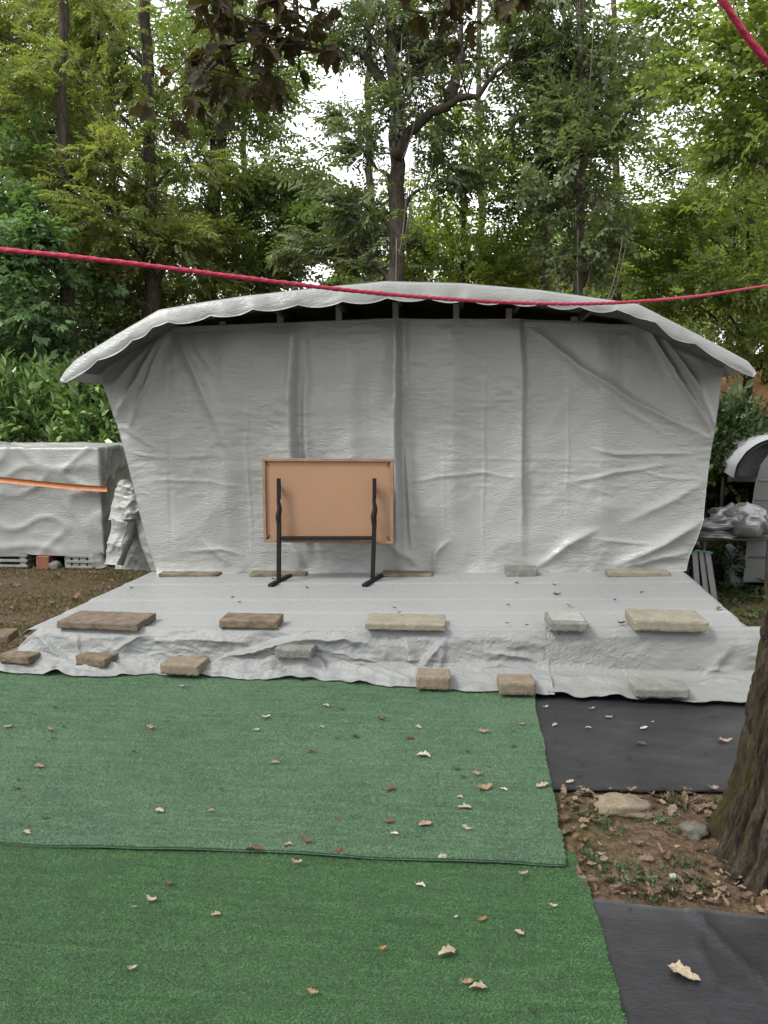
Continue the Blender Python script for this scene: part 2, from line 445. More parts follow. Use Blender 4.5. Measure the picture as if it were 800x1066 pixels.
LM['pile_old'] = pile_mat('faded_turf_fibre', (.038, .090, .039), (.086, .158, .081), (.088, .138, .082))
# ------------------------------------------------------------ world, light, camera
w = bpy.data.worlds.new('World'); sc.world = w; w.use_nodes = True
nt = w.node_tree; bg = nt.nodes['Background']
sky = nt.nodes.new('ShaderNodeTexSky'); sky.sky_type = 'NISHITA'; sky.sun_disc = False
SUN_EL, SUN_AZ = R(48), R(236)           # azimuth clockwise from +Y: behind the camera, to the left
sky.sun_elevation = SUN_EL; sky.sun_rotation = SUN_AZ; sky.dust_density = 6; sky.air_density = 1.0; sky.ozone_density = 1
hs = nt.nodes.new('ShaderNodeHueSaturation'); hs.inputs['Saturation'].default_value = .10
mixw = nt.nodes.new('ShaderNodeMix'); mixw.data_type = 'RGBA'; mixw.inputs[0].default_value = .72   # cloud veil over the clear sky
mixw.inputs[7].default_value = (8.2, 8.35, 8.5, 1)
nt.links.new(sky.outputs[0], hs.inputs['Color']); nt.links.new(hs.outputs[0], mixw.inputs[6])
nt.links.new(mixw.outputs[2], bg.inputs['Color']); bg.inputs['Strength'].default_value = .115

sl = bpy.data.lights.new('sun', 'SUN'); sl.energy = 1.5; sl.angle = R(14); sl.color = (1, .97, .92)
so = bpy.data.objects.new('sun', sl); COL.objects.link(so)
from mathutils import Vector
sd = Vector((math.sin(SUN_AZ) * math.cos(SUN_EL), math.cos(SUN_AZ) * math.cos(SUN_EL), math.sin(SUN_EL)))
so.rotation_euler = sd.to_track_quat('Z', 'Y').to_euler(); so.location = (0, -4, 12)

cam = bpy.data.cameras.new('camera'); co = bpy.data.objects.new('camera', cam); COL.objects.link(co)
co.location = (0, 0, CAM_H); co.rotation_euler = (math.pi / 2 - PIT, 0, YAW)
cam.sensor_fit = 'VERTICAL'; cam.sensor_height = 36; cam.lens = F / 1066 * 36; cam.clip_end = 400; cam.clip_start = .05
sc.camera = co
sc.view_settings.view_transform = 'Standard'; sc.view_settings.look = 'None'; sc.view_settings.gamma = 1
sc.view_settings.exposure = 1.5
sc.cycles.max_bounces = 8; sc.cycles.diffuse_bounces = 5; sc.cycles.glossy_bounces = 2; sc.cycles.transmission_bounces = 3

# ------------------------------------------------------------------ ground
def gz(x, y):
    x = np.asarray(x, float); y = np.asarray(y, float)
    h = np.clip((y - 11) / 26, 0, 1) ** 1.3 * 2.2
    h = h + np.clip((x - 2.5) / 5, 0, 1) * np.clip((y - 13) / 7, 0, 1) * 2.6
    rough = np.clip((y - 9) / 5, 0, 1) + np.clip((np.abs(x + .5) - 4) / 3, 0, 1) * .4
    h = h + fbm(x * .35, y * .35, 3, 40) * .12 * np.clip(rough, 0, 1)
    # small humps of the leaf-strewn earth by the big tree
    e = np.exp(-(((x - .85) / .35) ** 2 + ((y - 2.85) / .35) ** 2))
    return h + e * (fbm(x * 5, y * 5, 3, 44) * .012 + .012) - .004
xs = np.concatenate([np.linspace(-120, -8, 24), np.linspace(-7.6, 7.6, 160), np.linspace(8, 120, 24)])
ys = np.concatenate([np.linspace(-60, -1, 14), np.linspace(-.6, 12, 140), np.linspace(12.5, 150, 50)])
X, Y = np.meshgrid(xs, ys, indexing='ij')
g = sheet('ground', np.stack([X, Y, gz(X, Y)], -1), M['soil']); tag(g, kind='structure')

rng = np.random.RandomState(11); random.seed(5)

# ------------------------------------------------------------------ turf carpets and membranes
def patch(name, c00, c10, c11, c01, nu, nv, zf, edge, mat, thick, label, cat, pile=None):
    """corners: near-left, near-right, far-right, far-left"""
    u = np.linspace(0, 1, nu)[:, None, None]; v = np.linspace(0, 1, nv)[None, :, None]
    c = [np.array((*p, 0.)) for p in (c00, c10, c11, c01)]
    P = (c[0] * (1 - u) + c[1] * u) * (1 - v) + (c[3] * (1 - u) + c[2] * u) * v
    uu = u[..., 0] + 0 * v[..., 0]; vv = v[..., 0] + 0 * u[..., 0]
    dx, dy = edge(uu, vv); P[..., 0] += dx; P[..., 1] += dy
    P[..., 2] = zf(P[..., 0], P[..., 1], uu, vv)
    o = sheet(name, P, mat, None, thick); tag(o, label, cat)
    if pile:                                     # short woven fibres standing on the mat
        n, x0, y0, L_, W_, mt = pile; r = np.random.RandomState(nu + nv)
        uu_ = r.rand(n * 3) * (nu - 1.001); vv_ = r.rand(n * 3) * (nv - 1.001); i_ = uu_.astype(int); j_ = vv_.astype(int); fu = (uu_ - i_)[:, None]; fv = (vv_ - j_)[:, None]
        B = (P[i_, j_] * (1 - fu) + P[i_ + 1, j_] * fu) * (1 - fv) + (P[i_, j_ + 1] * (1 - fu) + P[i_ + 1, j_ + 1] * fu) * fv
        B = B[(B[:, 0] > x0) & (B[:, 1] > y0)][:n]; m = len(B)
        d = np.column_stack([r.normal(0, 1.0, m), r.normal(0, .25, m), r.uniform(.15, .6, m)]); d /= np.linalg.norm(d, axis=1)[:, None]
        sd_ = np.cross(d, np.column_stack([r.normal(0, .4, m), r.normal(0, .4, m) - .3, np.ones(m)])); sd_ /= np.linalg.norm(sd_, axis=1)[:, None]
        l_ = L_ * r.uniform(.6, 1.3, m)[:, None]; w_ = W_ * r.uniform(.6, 1.2, m)[:, None] / 2
        V = np.stack([B - sd_ * w_, B + sd_ * w_, B + d * l_ + sd_ * w_ * .6, B + d * l_ - sd_ * w_ * .6], 1).reshape(-1, 3)
        q = mk('pile', V, np.arange(len(V)).reshape(-1, 4), LM[mt], o, False); q['kind'] = 'stuff'
    return o

patch('ground_membrane', (.40, 3.235), (1.75, 3.33), (1.72, 4.86), (.40, 4.86), 60, 60,
      lambda x, y, u, v: .010 + np.abs(fbm(x * 3, y * 4, 3, 3)) * .010 + np.exp(-((v) / .03) ** 2) * .008,
      lambda u, v: (fbm(v * 6, u * 0 + 2, 2, 6) * .012 * (u > .9), fbm(u * 7, v * 0, 3, 5) * .018 * (1 - v)), M['membrane'], .004,
      'black ground sheet between the stage front and the strip of bare earth', 'ground sheet')
patch('ground_membrane', (.478, .9), (2.3, .75), (2.05, 2.315), (.478, 2.465), 90, 70,
      lambda x, y, u, v: .008 + np.clip(fbm(x * 3 + y, y * 2, 3, 8), -.2, 1) * .012 + np.exp(-((v - 1) / .03) ** 2) * .012
      + .010 * np.exp(-((x - .95 - (y - 2) * -.35) / .012) ** 2) + .008 * np.exp(-((x - .72 - (y - 2) * .25 + .02 * np.sin(y * 20)) / .010) ** 2) + (ridged(x * 3 + y, y * 2.4, 2, 77) - .4) * .012,
      lambda u, v: (0 * u, fbm(u * 7, v * 0, 3, 9) * .02 * v), M['membrane'], .004,
      'creased black ground sheet at the photo corner holding one big pale curled leaf', 'ground sheet')
def seamwave(u): return fbm(u * 5, u * 0 + 1, 3, 12) * .03
patch('turf_mat', (-4.2, -1.5), (.56, -1.5), (.468, 2.75), (-4.2, 2.80), 170, 150,
      lambda x, y, u, v: .020 + fbm(x * 1.5, y * 1.5, 3, 14) * .006 + .024 * np.exp(-((y - 2.03 - .12 * (x + 1.3) + .03 * np.sin(x * 5)) / .028) ** 2) * np.clip((-.75 - x) / .3, 0, 1),
      lambda u, v: (fbm(v * 18, u * 0 + 4, 3, 15) * .016 * (u > .98), 0 * u), M['turf_new'], .010,
      'vivid green artificial turf mat nearest the camera, tucked under the paler one', 'turf mat', (520000, -2.6, 1.5, .0062, .0015, 'pile_new'))
patch('turf_mat', (-4.2, 2.60), (.425, 2.612), (.505, 4.80), (-4.2, 4.80), 190, 120,
      lambda x, y, u, v: .030 + fbm(x * 1.3, y * 1.3, 3, 17) * .005 + np.exp(-(v / .03) ** 2) * (.007 + .007 * fbm(x * 4, x * 0, 2, 18))
      + .009 * np.exp(-((y - 3.95 - .1 * fbm(x * 1.5, x * 0, 2, 19)) / .02) ** 2),
      lambda u, v: (fbm(v * 14, u * 0 + 3, 3, 20) * .012 * (u > .98), seamwave(u) * (1 - v) ** 4), M['turf_old'], .008,
      'faded bluish green artificial turf mat reaching the stage front', 'turf mat', (460000, -3.2, 2.35, .0068, .0019, 'pile_old'))

# ------------------------------------------------------------------ stage: shelter frame, roof, platform
def dz(x): return .25 + (np.asarray(x, float) + 2.85) / 4.75 * .11
def deck_p(px, py):
    p = onz(px, py, .3)
    for _ in range(4): p = onz(px, py, float(dz(p[0])))
    return p

CURT_Y = 6.52; ROOF_Y = 5.98; ROOF_B = 8.4
roof_px = [(62, 395), (67, 386), (78, 374), (120, 348), (165, 322), (205, 315), (250, 308), (330, 299), (400, 292), (480, 294), (560, 301), (610, 308), (665, 316), (720, 344), (760, 365), (780, 376), (788, 387)]
low_px = [(68, 398), (80, 391), (105, 376), (130, 362), (152, 348), (160, 339), (185, 337), (205, 333), (240, 328), (290, 321), (350, 317), (410, 312), (480, 314), (560, 318), (620, 323), (655, 326), (672, 332), (700, 350), (730, 363), (750, 374), (770, 389), (783, 391)]
shel = empty('stage_shelter', (-.45, 7.2, 0), 'open stage shelter with low grey barn-shaped roof and scalloped white valance', 'stage')
nu = 320
upx = np.linspace(62, 788, nu)
top = np.array([ony(a, interp(a, roof_px), ROOF_Y) for a in upx])
s_ = np.linspace(0, 1, nu)
lowx = np.interp(s_, np.linspace(0, 1, 60), np.interp(np.linspace(62, 788, 60), [62, 90, 165, 660, 760, 788], [67, 100, 168, 657, 752, 784]))
low = []
for a in lowx:
    q = ony(a, interp(a, low_px), ROOF_Y - .015); low.append(q)
low = np.array(low)
scal = np.abs(np.sin(s_ * math.pi * 17 + .6 + .6 * np.sin(s_ * 9))) ** .8
low[:, 2] += (scal - .5) * -.032
# valance
nv = 14
t = np.linspace(0, 1, nv)[None, :, None]
V = top[:, None, :] * (1 - t) + low[:, None, :] * t
tt = t[..., 0] + 0 * s_[:, None]
puff = np.sin(s_ * 95 + 2 * np.sin(s_ * 23))[:, None] * .008 * tt + fbm(s_[:, None] * 26, tt * 2, 2, 21) * .008 * tt
V[..., 1] += -.02 * np.sin(tt * 2.2) - puff
V[..., 1] += np.clip((.12 - tt) / .12, 0, 1) * .015
sheet('valance', V, M['roof'], shel, .004, (0, 1, 0))
# roof cover: same outline swept back
ny = 30
yy = np.linspace(ROOF_Y + .015, ROOF_B, ny)
RC = np.zeros((nu, ny, 3))
RC[..., 0] = top[:, None, 0]; RC[..., 1] = yy[None, :]
RC[..., 2] = top[:, None, 2] + fbm(top[:, None, 0] * 2.5, yy[None, :] * 1.8, 3, 22) * .012 * np.clip((yy[None, :] - ROOF_Y) / .3, 0, 1)
sheet('roof_cover', RC, M['roof_sheet'], shel)
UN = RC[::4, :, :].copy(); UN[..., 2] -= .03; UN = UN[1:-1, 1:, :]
sheet('roof_shade_sheet', UN, M['under'], shel, .006, (0, 0, -1))  # dark sheet added so the gap below the valance looks shaded
# frame
def rz_at(x): return float(np.interp(x, top[:, 0], top[:, 2]))
for pxp in (177, 232, 292, 353, 412, 475, 530, 598, 662):
    x = float(ony(pxp, 335, CURT_Y + .06)[0])
    MB().bar((x, CURT_Y + .07, 0), (x, CURT_Y + .07, rz_at(x) - .07), .05, .05).build('post', M['lit_post'], shel)
    y_r = ROOF_Y + .06 if 280 < pxp < 620 else CURT_Y + .12
    MB().bar((x + .045, y_r, rz_at(x) - .078), (x + .045, ROOF_B - .05, rz_at(x) - .078), .03, .07).build('rafter', M['dark_steel'], shel)
railz = float(ony(410, 334, CURT_Y + .02)[2])
rl = MB()
a0 = ony(180, 343, CURT_Y + .02); a1 = ony(410, 334, CURT_Y + .02); a2 = ony(665, 341, CURT_Y + .02)
rl.bar(a0, a1, .04, .04).bar(a1, a2, .04, .04)
rl.build('top_rail', M['steel'], shel)
for sx, ex, ez in ((0, -2.55, 0), (1, 1.86, 0)):
    e = MB(); zt = rz_at(ex) - .08
    e.bar((ex, CURT_Y + .30, 0), (ex, CURT_Y + .30, zt), .06, .06); e.build('post', M['steel'], shel)
    e = MB(); e.bar((ex, ROOF_B - .15, 0), (ex, ROOF_B - .15, zt), .06, .06); e.build('post', M['steel'], shel)
# side and rear tarpaulin walls
def wall(name, pts, z1f, seed):
    p = np.asarray(pts, float); n = 40; m = 20
    u = np.linspace(0, 1, n); xy = p[0] * (1 - u)[:, None] + p[1] * u[:, None]
    W = np.zeros((n, m, 3)); v = np.linspace(0, 1, m)
    z1 = np.array([z1f(a) for a in xy[:, 0]])
    W[..., 0] = xy[:, 0][:, None]; W[..., 1] = xy[:, 1][:, None]; W[..., 2] = .02 + (z1[:, None] - .02) * v[None]
    nn = fbm(u[:, None] * 6, v[None] * 5, 3, seed) * .03
    W[..., 0] += nn; W[..., 1] += nn
    sheet(name, W, M['wall_sheet'], shel)
wall('side_wall', ((-2.62, CURT_Y + .36), (-2.62, ROOF_B - .1)), lambda x: rz_at(-2.55) - .10, 31)
wall('side_wall', ((1.93, CURT_Y + .36), (1.93, ROOF_B - .1)), lambda x: rz_at(1.86) - .10, 32)
wall('back_wall', ((-2.58, ROOF_B - .08), (1.9, ROOF_B - .08)), lambda x: rz_at(x) - .10, 33)
# platform
pf = MB(); x0, x1, y0, y1 = -2.74, 1.84, 4.76, 8.3
v, f = rbox((1, 1, 1), .004)
cs = np.array([(x0 if a[0] < 0 else x1, y0 if a[1] < 0 else y1, 0) for a in v])
pv = np.array([(c[0], c[1], .005 if a[2] < 0 else float(dz(c[0])) - .012) for a, c in zip(v, cs)])
pf.add(pv, f); pf.build('platform', M['plank'], shel)

# deck tarpaulin
fl, fr = deck_p(22, 653), deck_p(793, 656); bl, br = deck_p(158, 597), deck_p(716, 599)
n1, n2 = 150, 90
u = np.linspace(0, 1, n1)[:, None]; v = np.linspace(0, 1, n2)[None, :]
fl[1] = fr[1] = 4.735; bl[1] = br[1] = 6.60; bl[0] -= .06; br[0] += .06
D = np.zeros((n1, n2, 3))
for k in range(2): D[..., k] = (fl[k] * (1 - u) + fr[k] * u) * (1 - v) + (bl[k] * (1 - u) + br[k] * u) * v
D[..., 2] = dz(D[..., 0]) + .004 + fbm(D[..., 0] * 1.6, D[..., 1] * 5, 3, 51) * .004
for py in (609, 625, 638):
    yc = deck_p(400, py)[1] + .05 * (D[..., 0] + .4) * 0
    D[..., 2] += -.006 * np.exp(-((D[..., 1] - yc) / .012) ** 2) + .003 * np.tanh((D[..., 1] - yc) / .01)
for pxs in (547,):
    xc = deck_p(pxs, 630)[0]
    D[..., 2] += .003 * np.exp(-((D[..., 0] - xc - (D[..., 1] - 5.4) * .02) / .01) ** 2)
eu = np.minimum(u, 1 - u) + 0 * v
D[..., 2] -= np.clip((.012 - eu) / .012, 0, 1) * .05
o = sheet('tarpaulin', D, M['deck_tarp'], None, .003); tag(o, 'pale grey tarpaulin lying flat over the stage boards', 'tarpaulin', 'tarpaulins on the stage')

# skirt tarpaulins down the stage front
hem_px = [(-90, 697), (0, 703), (60, 704), (110, 707), (150, 706), (200, 704), (262, 711), (300, 709), (370, 715), (420, 719), (470, 722), (520, 722), (565, 726), (600, 728), (650, 730), (700, 733), (780, 735), (820, 733)]
def skirt(px0, px1, nu, folds, seed, back, mat, label, rough=1.0, left_end=False):
    us = np.linspace(px0, px1, nu); NV = 84
    prof = np.linspace(0, 1, NV)
    G = np.zeros((nu, NV, 3)); QY = np.zeros((nu, NV))
    for i, a in enumerate(us):
        e = onz(a, 656, .3); x = float(e[0]); zt = float(dz(x)) + .011
        k = 1.0
        if left_end and a < 26: k = max(0, 1 - ((26 - a) / 40) ** 1.3)         # past the corner the sheet sinks to the ground
        if not left_end and a > 792: k = max(0, 1 - ((a - 792) / 12) ** 1.3)
        zt = zt * k + .05 * (1 - k)
        h = onz(a, interp(a, hem_px) + 3.2 * float(fbm(a / 26, .2, 3, seed + 9)) + 1.5, .012); hx = float(h[0]) * .4 + x * .6
        fb = min(.075 + .025 * vnoise(a / 60, 0, seed), zt)
        yb = 4.735 + back
        lift = .036 + .060 * max(0, float(fbm(a / 34, .5, 3, seed + 8)))
        pts = np.array([(x, yb, zt), (x, 4.735, zt), (x, 4.712, zt - .012 * k), (x, 4.69, zt - .05 * k), (hx, 4.655, min(fb + .03, zt)), (hx, 4.63, fb), (hx, 4.60, fb - .012),
                        (hx, .45 * 4.6 + .55 * (float(h[1]) + .04), .056), (hx, float(h[1]) + .03, lift + .004), (hx, float(h[1]), lift)])
        L = np.concatenate([[0], np.cumsum(np.linalg.norm(np.diff(pts, axis=0), axis=1))]); L /= L[-1]
        for q in range(3): G[i, :, q] = np.interp(prof, L, pts[:, q])
        QY[i] = np.interp(prof, [0, .12, 1], [653, 657, interp(a, hem_px)])
    A = us[:, None] + 0 * prof[None]; B = prof[None] + 0 * A
    w_ = np.clip((B - .10) / .10, 0, 1); w_end = np.clip((1 - B) / .06, .35, 1)
    d = np.zeros_like(A)
    for pts, wl, wr, amp in folds:                # fold lines in picture-like coordinates along the cloth
        best = np.full(A.shape, 1e9); side = np.zeros(A.shape); al = np.zeros(A.shape); n_ = len(pts) - 1
        for i in range(n_):
            p = np.array(pts[i], float); q = np.array(pts[i + 1], float); v_ = q - p; L2 = (v_ ** 2).sum()
            t = np.clip(((A - p[0]) * v_[0] + (QY - p[1]) * v_[1]) / L2, 0, 1)
            dx = A - p[0] - t * v_[0]; dy = QY - p[1] - t * v_[1]; dd = np.hypot(dx, dy); m = dd < best
            best = np.where(m, dd, best); side = np.where(m, np.sign(v_[0] * (QY - p[1]) - v_[1] * (A - p[0])), side); al = np.where(m, (i + t) / n_, al)
        sd_ = best * side + 2.2 * fbm(A / 14, QY / 14, 3, seed + 11); e = np.sin(np.clip(al, .03, .97) * math.pi)
        d += amp * e * np.where(sd_ > 0, np.exp(-np.abs(sd_) / wl), np.exp(-(sd_ / wr) ** 2))     # sd>0: the lower/right flank
    d += fbm(A / 48, QY / 22, 3, seed) * .030 * rough
    d += (ridged((A + QY) / 30, (QY * 1.6 - A * .35) / 16, 3, seed + 3) - .5) * .020 * rough
    d += (ridged(A / 9, QY / 6, 2, seed + 5) - .4) * .006 * rough
    d = d * w_ * w_end
    slope = np.clip((B - .45) / .2, 0, 1)
    G[..., 1] -= d * (1 - slope * .75)
    G[..., 2] += np.clip(d, -.03, .2) * (.15 + .75 * slope)
    G[..., 2] = np.maximum(G[..., 2], .040)
    if left_end:                                  # something under the sheet carries the grey-beige block
        pl_t = 1 / (1 + np.exp(-(A - 268) / 4)) / (1 + np.exp((A - 342) / 4)) * np.clip((B - .2) / .1, 0, 1) / (1 + np.exp((4.50 - G[..., 1]) / .012))
        G[..., 2] = np.maximum(G[..., 2], .149 * pl_t * np.clip((.86 - B) / .12, 0, 1))
    o = sheet('tarpaulin', G, mat, None, .003, (0, .6, -.6)); tag(o, label, 'tarpaulin', 'tarpaulins on the stage'); return G
FOLD_L = [([(18, 656), (40, 672), (66, 688)], 5, 3, .03), ([(70, 657), (74, 692)], 4, 2, .02), ([(108, 676), (150, 657)], 6, 2, .03), ([(62, 694), (110, 689), (135, 696)], 5, 2, .03),
    ([(120, 686), (165, 681), (212, 685)], 7, 2, .03), ([(150, 668), (200, 664), (262, 668)], 7, 3, .03), ([(200, 697), (236, 682), (290, 668), (350, 659)], 6, 2.5, .055), ([(214, 704), (262, 688), (304, 686)], 6, 2, .04),
    ([(250, 708), (300, 697), (345, 700)], 5, 2, .035), ([(300, 666), (360, 664), (420, 669)], 6, 2.5, .035), ([(322, 686), (372, 694), (428, 714)], 7, 2.5, .05), ([(370, 686), (412, 697), (432, 712)], 5, 2, .03),
    ([(340, 676), (395, 684)], 6, 2, .025), ([(420, 657), (426, 680), (433, 704)], 2.5, 8, .045), ([(432, 700), (446, 678), (468, 660)], 8, 3, .05), ([(462, 662), (458, 694)], 5, 3, .02),
    ([(498, 672), (535, 676), (568, 683)], 5, 2, .03), ([(470, 690), (520, 684), (566, 690)], 6, 2.5, .03), ([(475, 718), (520, 704), (566, 706)], 5, 2, .03), ([(30, 700), (100, 700)], 5, 2, .03), ([(-60, 690), (10, 694)], 6, 3, .03)]
FOLD_R = [([(568, 696), (620, 698), (690, 701)], 6, 2, .022), ([(755, 658), (742, 676), (728, 697)], 14, 9, .022), ([(755, 658), (772, 672), (794, 682)], 12, 9, .022), ([(715, 706), (742, 696), (768, 699)], 4, 2, .03), ([(650, 716), (690, 708), (730, 712)], 6, 3, .03), ([(730, 690), (765, 686)], 5, 3, .02)]
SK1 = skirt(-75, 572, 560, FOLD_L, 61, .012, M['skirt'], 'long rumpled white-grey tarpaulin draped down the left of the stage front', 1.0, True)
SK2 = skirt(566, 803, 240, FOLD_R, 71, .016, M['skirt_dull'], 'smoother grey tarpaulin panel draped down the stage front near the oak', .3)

# curtain tarpaulin
cl = [(343, 178), (352, 160), (370, 128), (388, 104), (400, 107), (430, 117), (470, 130), (520, 142), (560, 152), (600, 165)]
ct = [(104, 388), (128, 370), (160, 352), (178, 344), (230, 341), (300, 338), (350, 335), (412, 333), (480, 332), (540, 332), (600, 334), (668, 340), (690, 350), (720, 362), (754, 378)]
crt = [(378, 754), (400, 751), (430, 747), (470, 741), (500, 737), (540, 733), (560, 727), (580, 718), (600, 714)]
nU, nV = 420, 190
tu = np.linspace(0, 1, nU); tv = np.linspace(0, 1, nV)
PX = np.zeros((nU, nV)); PY = np.zeros((nU, nV))
tx = 104 + (754 - 104) * tu; bx = 165 + (714 - 165) * tu
ty = interp(tx, ct); by = np.full(nU, 600.)
ly = 388 + (600 - 388) * tv; lx = interp(ly, [(p[0], p[1]) for p in cl[3:]])
ry = 378 + (600 - 378) * tv; rx = interp(ry, crt)
Uu, Vv = np.meshgrid(tu, tv, indexing='ij')
def coons(t_, b_, l_, r_):
    return (t_[:, None] * (1 - Vv) + b_[:, None] * Vv + l_[None] * (1 - Uu) + r_[None] * Uu
            - (t_[0] * (1 - Uu) * (1 - Vv) + t_[-1] * Uu * (1 - Vv) + b_[0] * (1 - Uu) * Vv + b_[-1] * Uu * Vv))
PX = coons(tx, bx, lx, rx); PY = coons(ty, by, ly, ry)
def segd(pts):
    best = np.full(PX.shape, 1e9); side = np.zeros(PX.shape); al = np.zeros(PX.shape)
    n = len(pts) - 1
    for i in range(n):
        a = np.array(pts[i], float); b = np.array(pts[i + 1], float); ab = b - a; L = np.hypot(*ab)
        t = np.clip(((PX - a[0]) * ab[0] + (PY - a[1]) * ab[1]) / L ** 2, 0, 1)
        ddx = PX - a[0] - t * ab[0]; ddy = PY - a[1] - t * ab[1]; d = np.hypot(ddx, ddy)
        m = d < best; best = np.where(m, d, best)
        side = np.where(m, np.sign(ab[0] * (PY - a[1]) - ab[1] * (PX - a[0])), side); al = np.where(m, (i + t) / n, al)
    return best, side, al
disp = fbm(PX / 95, PY / 170, 3, 81) * .035
top_f = np.clip((PY - ty[:, None]) / 25, 0, 1)
def crease(pts, wd, amp, fade=True, wob=1.5):
    global disp
    d, s, al = segd(pts)
    e = np.sin(np.clip(al, 0, 1) * math.pi) if fade else 1
    d = np.abs(d * s + wob * fbm(PX / 22, PY / 22, 2, 90))
    disp = disp + amp * e * np.exp(-(d / wd) ** 1.4)
def step(pts, wd, amp, dec=26):
    """an overlapping fold: jumps on one side, fades back on the other"""
    global disp
    d, s, al = segd(pts); sd_ = d * s
    e = np.sin(np.clip(al, 0.02, .98) * math.pi) ** .4
    disp = disp + amp * e * np.where(sd_ > 0, np.exp(-d / dec), np.exp(-(d / wd) ** 2))
for pts, wd, amp in [
    ([(177, 350), (176, 470), (181, 594)], 1.3, -.010), ([(216, 430), (218, 545)], 1.3, .006), ([(256, 352), (258, 470), (263, 592)], 1.3, .009),
    ([(334, 342), (341, 470)], 1.4, .008), ([(380, 370), (384, 472)], 2, .006), ([(462, 400), (463, 580)], 1.3, .007), ([(505, 338), (503, 592)], 1.3, .011),
    ([(593, 380), (592, 440), (589, 560)], 1.4, .010), ([(686, 360), (690, 520)], 1.5, .004), ([(543, 400), (543, 590)], 1.6, .010),
    ([(150, 500), (200, 500), (262, 506)], 1.5, .010), ([(180, 477), (224, 473)], 1.4, .010), ([(335, 405), (505, 405)], 1.2, .004), ([(430, 478), (540, 478), (700, 481)], 1.2, .005),
    ([(420, 503), (460, 495), (505, 493), (555, 498)], 1.6, .012), ([(175, 340), (118, 436)], 4, .060), ([(177, 340), (131, 452)], 3, .045), ([(182, 340), (240, 470)], 6, .045),
    ([(172, 345), (108, 410)], 4, .035), ([(535, 328), (600, 380), (660, 418), (752, 462)], 4, .050), ([(668, 332), (702, 388), (748, 460)], 3.4, .065), ([(684, 340), (726, 402), (750, 454)], 3.2, .05),
    ([(560, 345), (640, 420), (700, 455)], 3, .014), ([(700, 362), (735, 380)], 4, .03), ([(612, 466), (640, 473), (742, 472)], 1.8, .017), ([(588, 504), (640, 492), (705, 483)], 1.8, .017),
    ([(660, 489), (690, 496), (738, 500)], 1.6, .010), ([(737, 538), (690, 566), (632, 592)], 6, .055), ([(720, 575), (690, 580), (640, 594)], 5, .03), ([(556, 594), (590, 566), (625, 550)], 5, .045),
    ([(610, 560), (690, 568)], 1.6, .012), ([(640, 548), (700, 520), (738, 500)], 5, .02), ([(450, 596), (453, 576), (470, 560)], 3, .03), ([(300, 560), (318, 592)], 6, .04), ([(400, 560), (440, 590)], 5, .03),
    ([(208, 560), (240, 590)], 4, .02), ([(185, 575), (230, 572), (258, 580)], 2, .014), ([(195, 345), (225, 392)], 3, .016), ([(120, 440), (170, 470)], 2, .012), ([(130, 470), (175, 478)], 1.6, .01)]:
    crease(pts, wd, amp)
def pleat(pts, w_l, w_r, amp, wob=3.0):
    """swells slowly on its left, falls away sharply on its right"""
    global disp
    d, s, al = segd(pts); e = np.clip(al * 8 + .35, 0, 1) * np.clip((1 - al) * 4, 0, 1)
    sd_ = -d * s + wob * fbm(PX / 40, PY / 55, 3, 92)
    disp = disp + 1.9 * amp * e * np.where(sd_ < 0, np.exp(-np.abs(sd_) / w_l), np.exp(-(sd_ / w_r) ** 2))
pleat([(306, 336), (302, 400), (304, 480), (322, 596)], 20, 8, .060); pleat([(317, 336), (319, 470), (336, 596)], 9, 5, .022)
pleat([(412, 330), (412, 470), (416, 596)], 16, 6, .085); pleat([(422, 336), (422, 470), (430, 590)], 4, 4, .020)
crease([(313, 345), (312, 470), (331, 590)], 7, -.055, True, 2); crease([(420, 345), (420, 470), (424, 585)], 6, -.05, True, 2)
pleat([(541, 334), (541, 400), (543, 590)], 12, 5, .030); pleat([(360, 338), (366, 480), (372, 590)], 24, 14, .028); pleat([(470, 338), (470, 590)], 26, 16, .02); pleat([(232, 343), (238, 590)], 22, 16, .02); pleat([(622, 342), (628, 590)], 26, 20, .02)
cm = np.clip(vnoise(PX / 60, PY / 50, 95) * 2.6 - .8, 0.08, 1)
disp += (ridged(PX / 21, PY / 7.5, 3, 96) - .5) * .013 * cm + (ridged(PX / 9, PY / 12, 2, 99) - .4) * .005 * cm + (ridged(PX / 60 + PY / 90, PY / 75, 2, 103) - .5) * .025
bot = np.clip((Vv - .93) / .07, 0, 1)
disp += bot ** 2 * (.02 + .05 * fbm(PX / 24, PY * 0, 3, 101))
CW = np.zeros((nU, nV, 3))
for i in range(nU):
    for j in range(nV): CW[i, j] = ony(PX[i, j], PY[i, j], CURT_Y)
CW[..., 1] -= disp
lowlim = dz(CW[..., 0]) + .010
CW[..., 2] = np.maximum(CW[..., 2], lowlim)
o = sheet('tarpaulin', CW, M['curtain'], None, .003, (0, 1, 0)); tag(o, 'big creased grey tarpaulin hung as a curtain under the stage roof', 'tarpaulin', 'tarpaulins on the stage')

